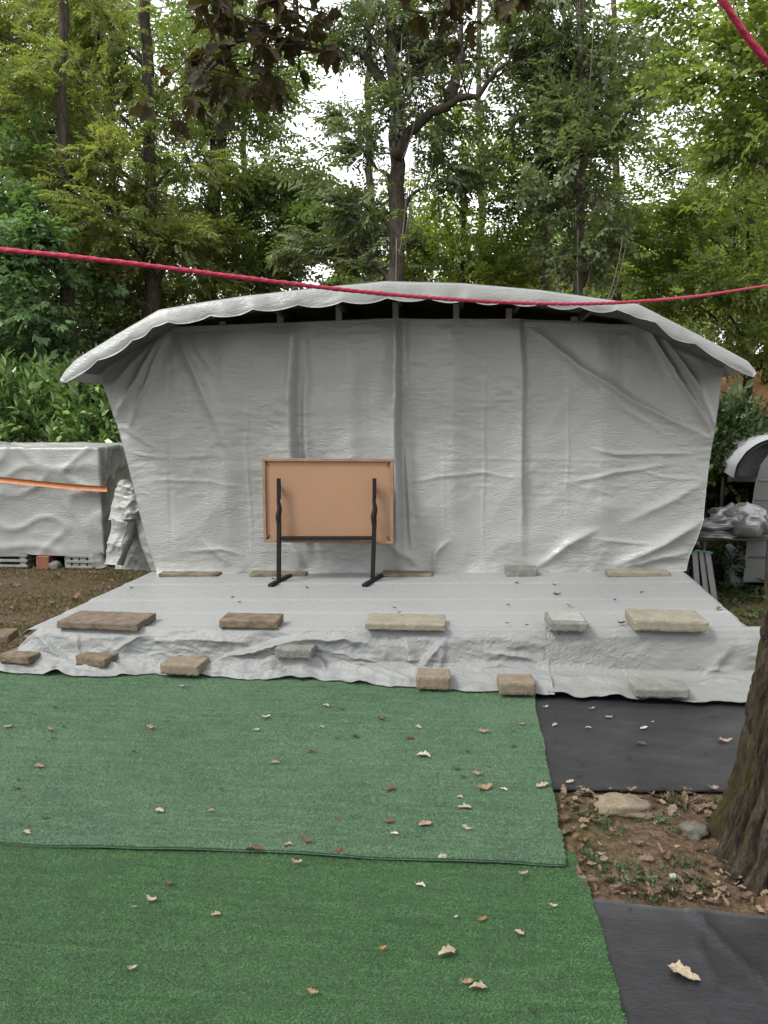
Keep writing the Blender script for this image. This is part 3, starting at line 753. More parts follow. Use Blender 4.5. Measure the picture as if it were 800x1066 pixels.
# ------------------------------------------------------------------ weights on the stage
def block(name, pxl, pxr, pyb, z0, dep, h, mat, label, cat, yaw=0.0, group=None, cap=None, jit=.0032, on_deck=True):
    """front bottom edge runs from pixel pxl to pxr on height z0"""
    if on_deck: a = deck_p(pxl, pyb); b = deck_p(pxr, pyb); z0 = float(dz((a[0] + b[0]) / 2)) + .007
    else: a = onz(pxl, pyb, z0); b = onz(pxr, pyb, z0)
    wd = abs(b[0] - a[0]); cx, cy = (a[0] + b[0]) / 2, (a[1] + b[1]) / 2
    c = np.array((cx - math.sin(yaw) * dep / 2, cy + math.cos(yaw) * dep / 2, z0 + h / 2))
    m = MB(); sd0 = int(pxl)
    # subdivided box with chipped edges
    nx, ny_, nz_ = 18, 10, 5
    v, f = chip_box((wd, dep, h), nx, ny_, nz_, jit, sd0)
    m.add(v @ rot(0, 0, yaw).T + c, f)
    o = m.build(name, mat, None, False, at=(cx, cy, z0)); tag(o, label, cat, group)
    if cap:
        k = MB(); k.box(c + np.array((0, 0, h / 2 + .004)), (wd * .86, dep * .82, .012), yaw, bev=.004); k.build('face_tile', cap, o, False)
    return o
def chip_box(size, nx, ny_, nz_, jit, seed):
    idx = {}; V = []; Fc = []
    def vid(i, j, k):
        if (i, j, k) not in idx:
            p = np.array((i / nx - .5, j / ny_ - .5, k / nz_ - .5)) * np.array(size)
            ne = (i in (0, nx)) + (j in (0, ny_)) + (k in (0, nz_))
            d = np.array((0., 0, 0))
            if ne >= 2:
                amt = jit * (.5 + 1.2 * _tab[(i * 7 + j * 131 + k * 1777 + seed * 91) & 65535])
                if i in (0, nx): d[0] = -np.sign(p[0]) * amt
                if j in (0, ny_): d[1] = -np.sign(p[1]) * amt
                if k in (0, nz_): d[2] = -np.sign(p[2]) * amt * .7
            else:
                d += (np.array([_tab[(i * 17 + j * 331 + k * 77 + seed * 13 + q * 977) & 65535] for q in range(3)]) - .5) * jit * .25
            idx[(i, j, k)] = len(V); V.append(p + d)
        return idx[(i, j, k)]
    for i in range(nx):
        for j in range(ny_):
            Fc.append([vid(i, j, nz_), vid(i + 1, j, nz_), vid(i + 1, j + 1, nz_), vid(i, j + 1, nz_)])
            Fc.append([vid(i, j, 0), vid(i, j + 1, 0), vid(i + 1, j + 1, 0), vid(i + 1, j, 0)])
        for k in range(nz_):
            Fc.append([vid(i, 0, k), vid(i + 1, 0, k), vid(i + 1, 0, k + 1), vid(i, 0, k + 1)])
            Fc.append([vid(i, ny_, k), vid(i, ny_, k + 1), vid(i + 1, ny_, k + 1), vid(i + 1, ny_, k)])
    for j in range(ny_):
        for k in range(nz_):
            Fc.append([vid(0, j, k), vid(0, j, k + 1), vid(0, j + 1, k + 1), vid(0, j + 1, k)])
            Fc.append([vid(nx, j, k), vid(nx, j + 1, k), vid(nx, j + 1, k + 1), vid(nx, j, k + 1)])
    return np.array(V), Fc
G1, G2, G3 = 'planks and blocks along the curtain foot', 'weights on the stage front edge', 'weights on the tarpaulin hem'
block('plank', 165, 226, 602, 0, .16, .032, M['plank'], 'weathered plank at the curtain foot nearest the bundled tarpaulin', 'plank', 0, G1)
block('plank', 260, 318, 602, 0, .15, .032, M['plank'], 'weathered plank at the curtain foot behind the board leg nearer the hedge', 'plank', .03, G1)
block('plank', 397, 450, 602, 0, .15, .032, M['plank'], 'weathered plank at the curtain foot beside the board leg nearer the oak', 'plank', -.02, G1)
block('concrete_block', 527, 560, 602, 0, .16, .075, M['block_grey'], 'small grey concrete block at the curtain foot between two planks', 'block', .02, G1)
block('plank', 633, 699, 602, 0, .16, .045, M['block_yellow'], 'thick yellowish plank at the curtain foot nearest the folded trellis', 'plank', 0, G1)
block('paving_slab', 58, 144, 657, 0, .30, .05, M['slab_rust'], 'wide rust-brown stained slab on the stage front edge', 'slab', -.04, G2)
block('concrete_block', 228, 289, 656, 0, .20, .058, M['block_brown'], 'brown concrete block on the stage front edge, between the rusty slab and the board', 'block', 0, G2)
block('paving_slab', 380, 464, 658, 0, .27, .045, M['block_yellow'], 'long sandy slab in the middle of the stage front edge', 'slab', .01, G2)
block('paving_tile', 572, 613, 659, 0, .27, .058, M['block_grey'], 'small square tile with pale top and dark rim on the stage edge', 'tile', 0, G2, cap=M['slab_white'])
block('paving_slab', 660, 738, 659, 0, .30, .068, M['block_yellow'], 'big thick sandy slab on the stage front edge nearest the oak', 'slab', -.03, G2)
block('concrete_block', -22, 9, 671, .12, .20, .06, M['block_brown'], 'brown block cut off by the photo edge, at the stage corner', 'block', .2, G3, on_deck=False)
block('concrete_block', -6, 33, 691, .072, .20, .050, M['block_brown'], 'brown block on the tarpaulin hem below the stage corner, furthest from the oak', 'block', -.15, G3, on_deck=False)
block('concrete_block', 75, 113, 694, .072, .20, .060, M['block_brown'], 'dark brown block turned askew on the hem below the rusty slab', 'block', -.25, G3, on_deck=False)
block('concrete_block', 165, 208, 703, .060, .19, .065, M['block_tan'], 'tan block with dark blotched top on the hem, between askew brown block and grey block', 'block', -.06, G3, on_deck=False)
block('concrete_block', 285, 325, 686, .152, .15, .062, M['block_grey'], 'grey-beige block on the hem folds below the display board', 'block', -.06, G3, on_deck=False)
block('concrete_block', 433, 469, 718, .050, .17, .075, M['block_tan'], 'upright tan block on the hem below the long sandy slab', 'block', 0, G3, on_deck=False)
block('concrete_block', 520, 558, 724, .050, .17, .075, M['block_tan'], 'tan block on the hem where the two front tarpaulins meet', 'block', .03, G3, on_deck=False)
block('concrete_block', 662, 719, 727, .056, .18, .055, M['block_grey'], 'long rough grey block on the hem of the smooth front tarpaulin', 'block', .02, G3, on_deck=False)

# ------------------------------------------------------------------ display board on its stand
LY = 6.14
fL, fR = deck_p(291, 606), deck_p(390, 607)
stand = empty('display_board', ((fL[0] + fR[0]) / 2, LY, float(dz(-1))), 'brown-backed display board in a thin frame on two black T-foot legs', 'display board')
tl, br_ = ony(273.5, 477, LY + .07), ony(410, 566, LY + .07)
cx, cz = (tl[0] + br_[0]) / 2, (tl[2] + br_[2]) / 2; bw, bh = br_[0] - tl[0], tl[2] - br_[2]
MB().box((cx, LY + .075, cz), (bw - .03, .014, bh - .03), bev=.002).build('panel', M['board'], stand)
MB().box((cx, LY + .088, cz), (bw - .028, .006, bh - .028), bev=.001).build('front_face', M['slab_white'], stand)
for nm, c_, s_z in (('frame_rail', (cx, LY + .07, tl[2] - .012), (bw, .045, .024)), ('frame_rail', (cx, LY + .07, br_[2] + .012), (bw, .045, .024)),
                    ('frame_stile', (tl[0] + .013, LY + .07, cz), (.026, .043, bh - .05)), ('frame_stile', (br_[0] - .013, LY + .07, cz), (.026, .043, bh - .05))):
    MB().box(c_, s_z, bev=.003).build(nm, M['board_rim'], stand)
for sx, sz in ((-1, 1), (1, 1), (-1, -1), (1, -1)):
    MB().box((cx + sx * (bw / 2 - .036), LY + .058, cz + sz * (bh / 2 - .036)), (.006, .004, .06), ry=.5 * sx * sz, bev=.001).build('corner_clip', M['black_steel'], stand)
for a, b, px in ((281, 306, 291), (379, 401, 390)):
    p0 = deck_p(a, 612.5); p1 = deck_p(b, 599.5); p0[2] += .022; p1[2] += .022
    p0, p1 = p0 + (p1 - p0) * .02, p1
    x = float(ony(px, 560, LY)[0]); zt = float(ony(px, 498, LY)[2]); zb = float(dz(x)) + .036
    foot = MB().bar(p0, p1, .042, .026, .004).build('foot', M['black_steel'], stand)
    k = p0 + (p1 - p0) * ((LY - p0[1]) / (p1[1] - p0[1])); xf = float(k[0])
    lm = MB(); zm = float(ony(px, 545, LY)[2])
    lm.bar((xf, LY, zb), (x, LY, zm), .034, .03)
    leg = lm.build('leg', M['black_steel'], stand)
    up = MB(); s = -1 if px < 350 else 1
    zc = float(ony(px, 530, LY)[2]); zd = float(ony(px, 520, LY)[2])
    up.tube([(x, LY + .004, zm - .04), (x - .006, LY, (zm + zc) / 2), (x + .006, LY, zc), (x - .004, LY, zd), (x, LY, zd + .02)], [.018, .024, .020, .013, .013], 8)
    up.bar((x, LY + .01, zd), (x, LY + .01, zt), .030, .022)
    br1 = up.build('bracket', M['black_steel'], leg)
    MB().box((x, LY + .03, (zt + zd) / 2), (.022, .05, .05), bev=.003).build('clamp', M['dark_steel'], leg)
MB().bar((float(ony(291, 560, LY)[0]) + .017, LY + .012, float(ony(291, 560.5, LY)[2])), (float(ony(390, 560, LY)[0]) - .017, LY + .012, float(ony(390, 560.5, LY)[2])), .046, .03).build('crossbar', M['black_steel'], stand)

# ------------------------------------------------------------------ covered stack on the left
def crumple_box(name, x0, x1, y0, y1, z0, z1, mat, parent, seed, amp=.03, taper=.02):
    """a tarpaulin shaped by the crates under it: four sides, top, ragged lower edge"""
    n = 90; per = []
    cx_, cy_ = (x0 + x1) / 2, (y0 + y1) / 2
    P = np.zeros((4 * n + 1, 60, 3))
    for i in range(4 * n + 1):
        s, t = divmod(i % (4 * n), n); t /= n
        c = [(x0, y0), (x1, y0), (x1, y1), (x0, y1), (x0, y0)]
        bx_, by_ = c[s][0] * (1 - t) + c[s + 1][0] * t, c[s][1] * (1 - t) + c[s + 1][1] * t
        for j in range(60):
            if j < 44:
                v_ = j / 43; k = 1 - taper * v_
                P[i, j] = (cx_ + (bx_ - cx_) * k, cy_ + (by_ - cy_) * k, z0 + (z1 - z0) * v_)
            else:
                v_ = (j - 43) / 16; k = (1 - taper) * (1 - v_) + .001
                P[i, j] = (cx_ + (bx_ - cx_) * k, cy_ + (by_ - cy_) * k, z1 + .02 * math.sin(v_ * 1.5))
    a = np.arange(4 * n + 1)[:, None] / n * 8; a[-1] = 0
    b = np.arange(60)[None] / 6.
    d = (ridged(a * .55 + b * .22, b * .42 - a * .15, 1, seed) * 2) ** 5 * amp * .8 + (ridged(a * .8 - b * .5, b * .35 + a * .4, 1, seed + 2) * 2) ** 6 * amp * .7 + fbm(a * .6, b * .5, 2, seed + 5) * amp * .5 + (ridged(a * 1.7, b * 1.3 + a * .3, 1, seed + 4) * 2) ** 4 * amp * .22 - amp * .4
    d[-1] = d[0]
    nx_ = P[..., 0] - cx_; ny_ = P[..., 1] - cy_
    isx = np.abs(nx_) / (x1 - x0) > np.abs(ny_) / (y1 - y0)
    P[..., 0] += np.where(isx, np.sign(nx_) * d, 0); P[..., 1] += np.where(~isx, np.sign(ny_) * d, 0)
    P[:, 43:, 2] += d[:, 43:] * .8
    P[:, 0, 2] += fbm(np.arange(4 * n + 1) / 14., np.zeros(4 * n + 1), 3, seed + 7) * .04
    P[-1] = P[0]
    return sheet(name, P, mat, parent)
BX1 = float(ony(112, 577, 8.05)[0]); BT = float(ony(60, 466, 8.0)[2])
o = crumple_box('tarpaulin', -6.6, BX1, 8.0, 9.35, .17, BT, M['cover'], None, 111, .028)
tag(o, 'wrinkled old grey tarpaulin wrapped round a box-shaped stack beside the hedge', 'tarpaulin')
# strap
sp = []
for pxs, pys in ((-150, 489), (0, 499), (40, 503), (80, 507), (113, 509)):
    q = ony(pxs, pys, 7.955); sp.append(q)
sp = np.array(sp); S = np.zeros((60, 3, 3)); uu = np.linspace(0, 1, 60)
for k in range(3):
    S[:, :, k] = np.interp(uu, np.linspace(0, 1, len(sp)), sp[:, k])[:, None]
S[:, :, 2] += (np.arange(3) - 1)[None] * .029; S[:, :, 1] -= fbm(uu * 20, uu * 0, 2, 120)[:, None] * .006 + .03
o = sheet('strap', S[:, ::-1], M['orange'], None, .004, (0, 1, 0), None, False); tag(o, 'orange ratchet strap stretched across the tarpaulin-wrapped stack', 'strap')
# pallets, brick, stone under the stack
def pallet(px0, px1, label):
    a, b = ony(px0, 583, 7.97), ony(px1, 583, 7.97)
    p = empty('pallet', ((a[0] + b[0]) / 2, 8.4, 0), label, 'pallet', 'pallets under the covered stack')
    for zc in (.025, .085, .145):
        for k in range(1): MB().box(((a[0] + b[0]) / 2, 8.45, zc), (b[0] - a[0], .9, .028), bev=.004).build('deck_board', M['pallet'], p)
    for t in (.06, .36, .64, .94):
        MB().box((a[0] * (1 - t) + b[0] * t, 8.45, .085), (.07, .88, .145), bev=.004).build('spacer', M['pallet'], p)
pallet(-62, 27, 'grey plastic pallet under the wrapped stack, cut off by the photo edge')
pallet(67, 95, 'grey plastic pallet under the wrapped stack, nearest the bundled tarpaulin')
c = ony(46, 584, 8.0); o = MB().box((c[0], 8.06, .075), (.14, .22, .15), .1, bev=.006).build('brick', M['brick'], None, at=(c[0], 8.06, 0)); tag(o, 'red brick standing between two grey pallets', 'brick')
def pebble(name, c, size, seed, mat, label, cat, flat=1):
    n, m = 26, 16; P = np.zeros((n, m, 3))
    th = np.linspace(0, 2 * math.pi, n); ph = np.linspace(-math.pi / 2, math.pi / 2, m)
    d = np.stack([np.cos(th)[:, None] * np.cos(ph)[None], np.sin(th)[:, None] * np.cos(ph)[None], np.sin(ph)[None] + 0 * th[:, None]], -1)
    r = 1 + fbm(d[..., 0] * 1.6 + 5, d[..., 1] * 1.6 + d[..., 2] * 2, 4, seed) * .35; r[-1] = r[0]; r[:, 0] = r[0, 0]; r[:, -1] = r[0, -1]
    sq = np.maximum(np.abs(d).max(-1), .01) ** -.45
    P = d * (r * sq)[..., None] * np.asarray(size) * .5 + np.asarray(c)
    o = sheet(name, P, mat, None, at=c); return tag(o, label, cat)
c = ony(58, 586, 8.0); pebble('stone', (c[0], 8.0, .04), (.12, .12, .10), 131, M['block_grey'], 'small grey stone lying between the brick and a pallet', 'stone')

# bundled tarpaulin between stack and curtain
BY = 7.0
bun = empty('bundled_tarpaulin', ony(138, 590, BY) * np.array((1, 1, 0)), 'bunched grey tarpaulin hanging in folds between the wrapped stack and curtain', 'tarpaulin')
def cloth(name, Lc, Rc, y, bulge, seed, amp, mat, parent, n=60, m=60, thick=.01):
    """a crumpled piece of cloth between a left and a right outline (pixels), bulging forward"""
    tt = np.linspace(0, 1, m); ly_ = np.array(Lc, float); ry_ = np.array(Rc, float)
    def along(P_, t): 
        L = np.linspace(0, 1, len(P_)); return np.stack([np.interp(t, L, P_[:, 0]), np.interp(t, L, P_[:, 1])], -1)
    A = along(ly_, tt); B = along(ry_, tt); G = np.zeros((n, m, 3))
    for i, u_ in enumerate(np.linspace(0, 1, n)):
        for j in range(m):
            q = A[j] * (1 - u_) + B[j] * u_
            bl_ = math.sin(math.pi * u_) ** .6
            d = bulge * bl_ 
            G[i, j] = ony(q[0], q[1], y - d)
            k = (ridged(q[0] / 26 + q[1] / 60, q[1] / 26 - q[0] / 90, 3, seed) - .5) * amp
            G[i, j, 1] -= k
            G[i, j, 2] += k * .3
    return sheet(name, G, mat, parent, thick, (0, 1, 0))
cloth('back_fold', [(128, 503), (118, 540), (120, 588)], [(168, 500), (170, 550), (168, 594)], BY + .28, .12, 141, .10, M['cover'], bun)
cloth('upper_fold', [(126, 500), (116, 520), (113, 541)], [(146, 498), (160, 520), (152, 541)], BY, .16, 142, .14, M['cover'], bun)
cloth('hanging_flap', [(117, 541), (112, 565), (108, 587)], [(146, 540), (139, 562), (129, 589)], BY - .02, .10, 143, .09, M['cover'], bun)
cloth('hanging_flap', [(140, 541), (148, 568), (157, 594)], [(152, 540), (163, 565), (170, 592)], BY - .04, .07, 144, .07, M['cover'], bun)
cloth('ground_flap', [(90, 577), (100, 592)], [(106, 575), (112, 590)], BY + .5, .03, 145, .03, M['cover'], bun)
cloth('inner_fold', [(128, 545), (120, 592)], [(150, 545), (158, 594)], BY + .14, .03, 146, .05, M['cover'], bun)

# ------------------------------------------------------------------ things to the right of the stage
# folded trellis / panel leaning on the stage end
fp = empty('folded_trellis', onz(731, 605, 0) * np.array((1, 1, 0)), 'grey slatted folded panel leaning on the stage end under silver sheeting', 'trellis')
for i, (xa, xb) in enumerate(((721, 727), (728, 733), (734, 740))):
    a = ony(xa - 1 + i * 0, 574, 7.05); b = ony(xb - 1, 574, 7.05); a2 = ony(xa + 5 - i * 2.0 + 2 * i, 614, 6.85)
    t0 = (a + b) / 2; t1 = np.array((a2[0] + .02, 6.88, .01))
    MB().bar(t1 + np.array((.02 * i, 0, 0)), t0, abs(b[0] - a[0]) * .9, .022).build('slat', M['slatgrey'], fp)
    MB().bar(t1 + np.array((.02 * i + .028, .02, 0)), t0 + np.array((.028, .02, 0)), .012, .03).build('rail', M['dark_steel'], fp)
cd = MB(); q = [ony(a, b, 7.0) for a, b in ((719, 577), (725, 573), (733, 574), (742, 576))]; cd.tube(q, .007, 6); cd.build('cord', M['teal'], fp)
# rack with silver sheeting
rk = empty('rack', (2.62, 7.35, 0), 'low metal rack on thin legs beside the caravan', 'rack')
zt = float(ony(770, 558, 7.35)[2])
for x, y in ((2.3, 7.15), (2.86, 7.15), (2.3, 7.6), (2.86, 7.6)):
    MB().tube([(x, y, 0), (x, y, zt - .02)], .014, 8).build('leg', M['dark_steel'], rk)
MB().box((2.56, 7.38, zt), (.66, .52, .018)).build('top', M['dark_steel'], rk)
sv = empty('silver_sheeting', (2.55, 7.38, zt + .0126), 'crumpled silver sheeting piled on the rack beside the caravan', 'sheeting')
def lump(name, c, r, seed, amp, mat, parent, ang=0):
    n, m = 64, 40; th = np.linspace(0, 2 * math.pi, n); ph = np.linspace(-math.pi / 2, math.pi / 2, m)
    d = np.stack([np.cos(th)[:, None] * np.cos(ph)[None], np.sin(th)[:, None] * np.cos(ph)[None], np.sin(ph)[None] + 0 * th[:, None]], -1)
    k = 1 + (ridged(d[..., 0] * 1.3 + 4, d[..., 2] * 1.5 + d[..., 1] * 1.2 + 4, 2, seed) - .45) * amp
    k[-1] = k[0]; k[:, 0] = k[0, 0]; k[:, -1] = k[0, -1]
    P = d * k[..., None] * np.asarray(r)
    P = P @ rot(0, ang, 0).T + np.asarray(c)
    P[..., 2] = np.maximum(P[..., 2], c[2] - r[2] * .8)
    return sheet(name, P, mat, parent)
def atp(px, py, y): return ony(px, py, y)
lump('folded_layer', atp(742, 556, 7.2), (.20, .16, .045), 151, .5, M['silver'], sv, .05)
lump('folded_layer', atp(745, 546, 7.2), (.19, .16, .055), 152, .6, M['silver'], sv, -.05)
lump('crumpled_heap', atp(757, 538, 7.25), (.20, .2, .10), 153, .8, M['silver'], sv, -.35)
lump('draped_corner', atp(778, 543, 7.12), (.19, .17, .15), 154, .7, M['silver'], sv, .35)
# white bottle-like bag behind the rack
pebble('white_sack', ony(767, 580, 7.7) * np.array((1, 1, 0)) + np.array((0, 0, .2)), (.20, .2, .42), 155, M['awning'], 'small white sack standing under the rack', 'sack')

# caravan: panelled body seen end-on past the rack
cv = empty('caravan', (4.05, 7.6, 0), 'grey caravan with slanted panelled end standing beside the awning', 'caravan')
out_px = [(774, 606), (778, 560), (786, 505), (792, 484), (800, 473)]
CY = 7.35
prof = [ony(a, b, CY) for a, b in out_px]
pl_ = [(p[0], max(p[2], .12)) for p in prof] + [(prof[-1][0] + .25, prof[-1][2] + .10), (5.6, prof[-1][2] + .14), (5.75, prof[-1][2]), (5.8, .12)]
def extr(pl_, y0, y1):
    n = len(pl_); v = [(x, y0, z) for x, z in pl_] + [(x, y1, z) for x, z in pl_]
    f = [tuple(range(n))[::-1], tuple(range(n, 2 * n))] + [(i, (i + 1) % n, n + (i + 1) % n, n + i) for i in range(n)]
    return v, f
v, f = extr(pl_, CY, CY + 2.0); v = np.array(v); v[len(pl_):, 0] += .85
mk('body', v, [q[::-1] for q in f], M['caravan'], cv, False)
for pyy in (500, 520, 545, 562, 580):
    zz = float(ony(790, pyy, CY)[2]); xx = np.interp(zz, [p[1] for p in pl_[:5]], [p[0] for p in pl_[:5]])
    MB().box(((xx + 5.7) / 2, CY - .004, zz), (5.7 - xx - .05, .012, .016), bev=.003).build('trim_strip', M['caravan_dark'] if pyy in (545, 580) else M['caravan'], cv)
MB().box((4.6, CY - .008, 1.25), (.9, .02, .45), bev=.01).build('window', M['caravan_dark'], cv)
for x in (4.25,):
    wv, wf = tube([(x, CY - .01, .3), (x, CY + .2, .3)], [.3, .3], 28)
    mk('wheel', wv, wf, M['caravan_dark'], cv, False)
# awning: arched white roof on a bracketed frame
aw = empty('awning', (3.4, 8.6, 0), 'curved white awning roof with shade-grey underside above the caravan', 'awning')
ap2 = np.array([ony(a, b, 8.2) for a, b in ((764, 498), (767, 484), (777, 470), (788, 462), (800, 457), (850, 454), (905, 468), (925, 498))])
uu = np.linspace(0, 1, 60); L = np.linspace(0, 1, len(ap2))
def arch(off, y0, y1, n=12):
    A_ = np.zeros((60, n, 3)); yy_ = np.linspace(y0, y1, n)
    for k in (0, 2): A_[..., k] = np.interp(uu, L, ap2[:, k])[:, None]
    A_[..., 1] = yy_[None]; A_[..., 0] += (yy_[None] - 8.2) * .17; A_[..., 2] += (yy_[None] - 8.2) * .05
    cxa = A_[..., 0].mean(0); A_[..., 0] -= np.sign(A_[..., 0] - cxa[None]) * off; A_[..., 2] -= off
    for q in range(4): A_[1:-1] = (A_[:-2] + 2 * A_[1:-1] + A_[2:]) / 4
    return A_
sheet('roof_sheet', arch(0, 8.2, 9.3), M['awning'], aw)
sheet('shade_lining', arch(.02, 8.22, 8.6), M['awning_shade'], aw)  # inner skin added to colour in the awning's shade
bk = arch(.02, 8.55, 8.6, 2)[:, 0]
bkv = np.stack([bk, np.stack([bk[:, 0], bk[:, 1], np.full(60, bk[0, 2])], -1)], 1)
sheet('back_panel', bkv, M['awning_shade'], aw, .015, (0, 1, 0))
for yq in (8.3,):
    fr_ = MB(); fr_.tube([tuple(p) for p in arch(.035, yq, yq + .01, 2)[:, 0]], .014, 6); fr_.build('hoop', M['dark_steel'], aw)
    for s in (0, -1): MB().tube([(ap2[s][0] + (.10 if s == 0 else -.1), yq + .5, 0), (ap2[s][0] + (.10 if s == 0 else -.1), yq + .5, ap2[s][2] - .03)], .022, 8).build('post', M['dark_steel'], aw)
zq = ap2[0][2]
MB().bar((ap2[0][0], 8.35, zq - .02), (ap2[-1][0], 8.35, zq - .02), .05, .05).build('cross_beam', M['dark_steel'], aw)
bq = MB(); xq = float(ony(795, 470, 8.3)[0])
for k in range(3): bq.tube([(xq + .06 * math.cos(t), 8.3, zq + .22 - k * .06 + .03 * math.sin(t)) for t in np.linspace(0, 6.28, 12)], .008, 5)
bq.build('bracket', M['dark_steel'], aw)

# ------------------------------------------------------------------ cords
def cord(name, pts, r, label, ribbon=False):
    P = np.array(pts); n = 80; L = np.concatenate([[0], np.cumsum(np.linalg.norm(np.diff(P, axis=0), axis=1))]); L0 = L[-1]; L /= L[-1]
    uu = np.linspace(0, 1, n); Q = np.stack([np.interp(uu, L, P[:, k]) for k in range(3)], -1)
    for _ in range(12): Q[1:-1] = (Q[:-2] + Q[1:-1] * 2 + Q[2:]) / 4
    n = int(L0 / .011); uu = np.linspace(0, 1, n); Q = np.stack([np.interp(uu, np.linspace(0, 1, len(Q)), Q[:, k]) for k in range(3)], -1)
    v, f = tube(Q, r * (1 + .06 * np.sin(uu * L0 * 23) + .05 * np.sin(uu * L0 * 61)), 12)
    ring = np.arange(12) * 2 * math.pi / 12; w_ = 1 + .16 * np.cos(3 * ring[None] + (uu * L0 * 110)[:, None])
    v = (Q[:, None] + (v.reshape(n, 12, 3) - Q[:, None]) * w_[..., None]).reshape(-1, 3)
    o = mk(name, v, f, M['pink'], None, True); return tag(o, label, 'cord', 'red cords strung across the garden')
cpts = [ony(-260, 243, 2.9), ony(-60, 254, 3.1), ony(0, 258.5, 3.2), ony(120, 271, 3.4), ony(240, 288, 3.7), ony(330, 299, 4.0), ony(410, 307.5, 4.4), ony(500, 314, 4.9), ony(590, 318, 5.2), ony(660, 315, 5.5), ony(700, 311, 5.8), ony(730, 308, 6.6), ony(800, 297, 8.2), ony(880, 283, 10.2)]
cord('cord', cpts, .0105, 'long sagging crimson cord strung across the front of the stage roof')
cord('cord', [ony(733, -40, 2.6), ony(752, 0, 2.6), ony(775, 35, 2.65), ony(802, 68, 2.7), ony(845, 125, 2.8)], .0105, 'short crimson cord slanting across the top corner beside the oak')

# ------------------------------------------------------------------ vegetation
def leafquad(base, d, side, L, W, up, fold=.25):
    """4 verts: base, left, tip, right"""
    b = np.asarray(base); m = b + d * L * .45
    return [b, m + side * W / 2 + up * W * fold, b + d * L - up * L * .12, m - side * W / 2 + up * W * fold]

def spray(kind, r):
    V = []
    up = np.array((0, 0, 1.))
    if kind == 'pinnate':
        L = r.uniform(.26, .38); n = 6
        for i in range(n):
            t = .25 + .75 * i / n; p = np.array((L * t, 0, -.18 * L * t * t))
            for s in (-1, 1):
                a = R(r.uniform(50, 70)); d = np.array((math.cos(a), s * math.sin(a), r.uniform(-.45, .0))); d /= np.linalg.norm(d)
                sd_ = np.cross(up, d); sd_ /= np.linalg.norm(sd_)
                V += leafquad(p, d, sd_, r.uniform(.07, .105), r.uniform(.026, .038), np.cross(d, sd_))
        d = np.array((1, 0, -.35)); d /= np.linalg.norm(d); V += leafquad((L, 0, -.18 * L), d, np.array((0, 1., 0)), .09, .034, np.array((.3, 0, .95)))
    elif kind == 'simple':
        L = r.uniform(.26, .40); n = 9
        for i in range(n):
            t = .15 + .85 * i / (n - 1); p = np.array((L * t, 0, -.10 * L * t * t)); s = 1 if i % 2 else -1
            a = R(r.uniform(25, 65)) if i < n - 1 else 0
            d = np.array((math.cos(a), s * math.sin(a), r.uniform(-.5, .12))); d /= np.linalg.norm(d)
            sd_ = np.cross(up, d); sd_ /= np.linalg.norm(sd_)
            V += leafquad(p, d, sd_, r.uniform(.065, .10), r.uniform(.042, .060), np.cross(d, sd_), .2)
    elif kind == 'maple':
        L = r.uniform(.2, .3)
        for i in range(5):
            a0 = R(r.uniform(-75, 75)); p = np.array((L * (.35 + .13 * i) * math.cos(a0 * .5), L * .5 * math.sin(a0), r.uniform(-.05, .03)))
            tilt = r.uniform(-.7, -.15)
            for q in (-55, 0, 55):
                a = a0 + R(q); d = np.array((math.cos(a), math.sin(a), tilt)); d /= np.linalg.norm(d)
                sd_ = np.cross(up, d); sd_ /= np.linalg.norm(sd_)
                V += leafquad(p, d, sd_, .095 if q == 0 else .075, .05, np.cross(d, sd_), .08)
    elif kind == 'laurel':
        L = r.uniform(.2, .3); n = 8
        for i in range(n):
            t = .2 + .8 * i / (n - 1); p = np.array((L * t, 0, 0)); a = r.uniform(0, 6.28); o = R(r.uniform(28, 55))
            d = np.array((math.cos(o), math.sin(o) * math.cos(a), math.sin(o) * math.sin(a)))
            sd_ = np.cross(np.array((.3, .2, 1.)), d); sd_ /= np.linalg.norm(sd_)
            V += leafquad(p, d, sd_, r.uniform(.10, .15), r.uniform(.036, .05), np.cross(d, sd_), .18)
    elif kind == 'blade':
        for i in range(5):
            a = r.uniform(0, 6.28); d = np.array((math.cos(a) * .6, math.sin(a) * .6, 1.)); d /= np.linalg.norm(d)
            sd_ = np.array((-math.sin(a), math.cos(a), 0)); p = np.array((r.uniform(-.03, .03), r.uniform(-.03, .03), 0))
            V += leafquad(p, d, sd_, r.uniform(.6, 1.1), .09, np.cross(d, sd_), .05)
    return np.array(V)
PROTO = {}
for k in ('pinnate', 'simple', 'maple', 'laurel', 'blade'):
    rr = random.Random(len(k) * 3 + 1); PROTO[k] = [spray(k, rr) for _ in range(6)]

def leaves(kind, pos, dirs, scale, rs, roll=.5):
    """instances sprays at pos pointing along dirs -> vertex array of quads"""
    n = len(pos); d = dirs / (np.linalg.norm(dirs, axis=1)[:, None] + 1e-9)
    up = np.array((0, 0, 1.)) + rs.normal(0, roll, (n, 3))
    y = np.cross(up, d); y /= np.linalg.norm(y, axis=1)[:, None] + 1e-9; z = np.cross(d, y)
    out = []; sel = rs.randint(0, 6, n)
    for k in range(6):
        m = sel == k
        if not m.any(): continue
        P = PROTO[kind][k]
        B = np.stack([d[m], y[m], z[m]], 1)            # rows = axes
        q = np.einsum('vk,nkj->nvj', P, B) * scale[m][:, None, None] + pos[m][:, None, :]
        out.append(q.reshape(-1, 3))
    return np.concatenate(out)

def crown_mesh(name, V, mat, parent):
    return mk(name, V, np.arange(len(V)).reshape(-1, 4), mat, parent, True)

def bez(a, b, c, n):
    t = np.linspace(0, 1, n)[:, None]; return (1 - t) ** 2 * a + 2 * t * (1 - t) * b + t * t * c

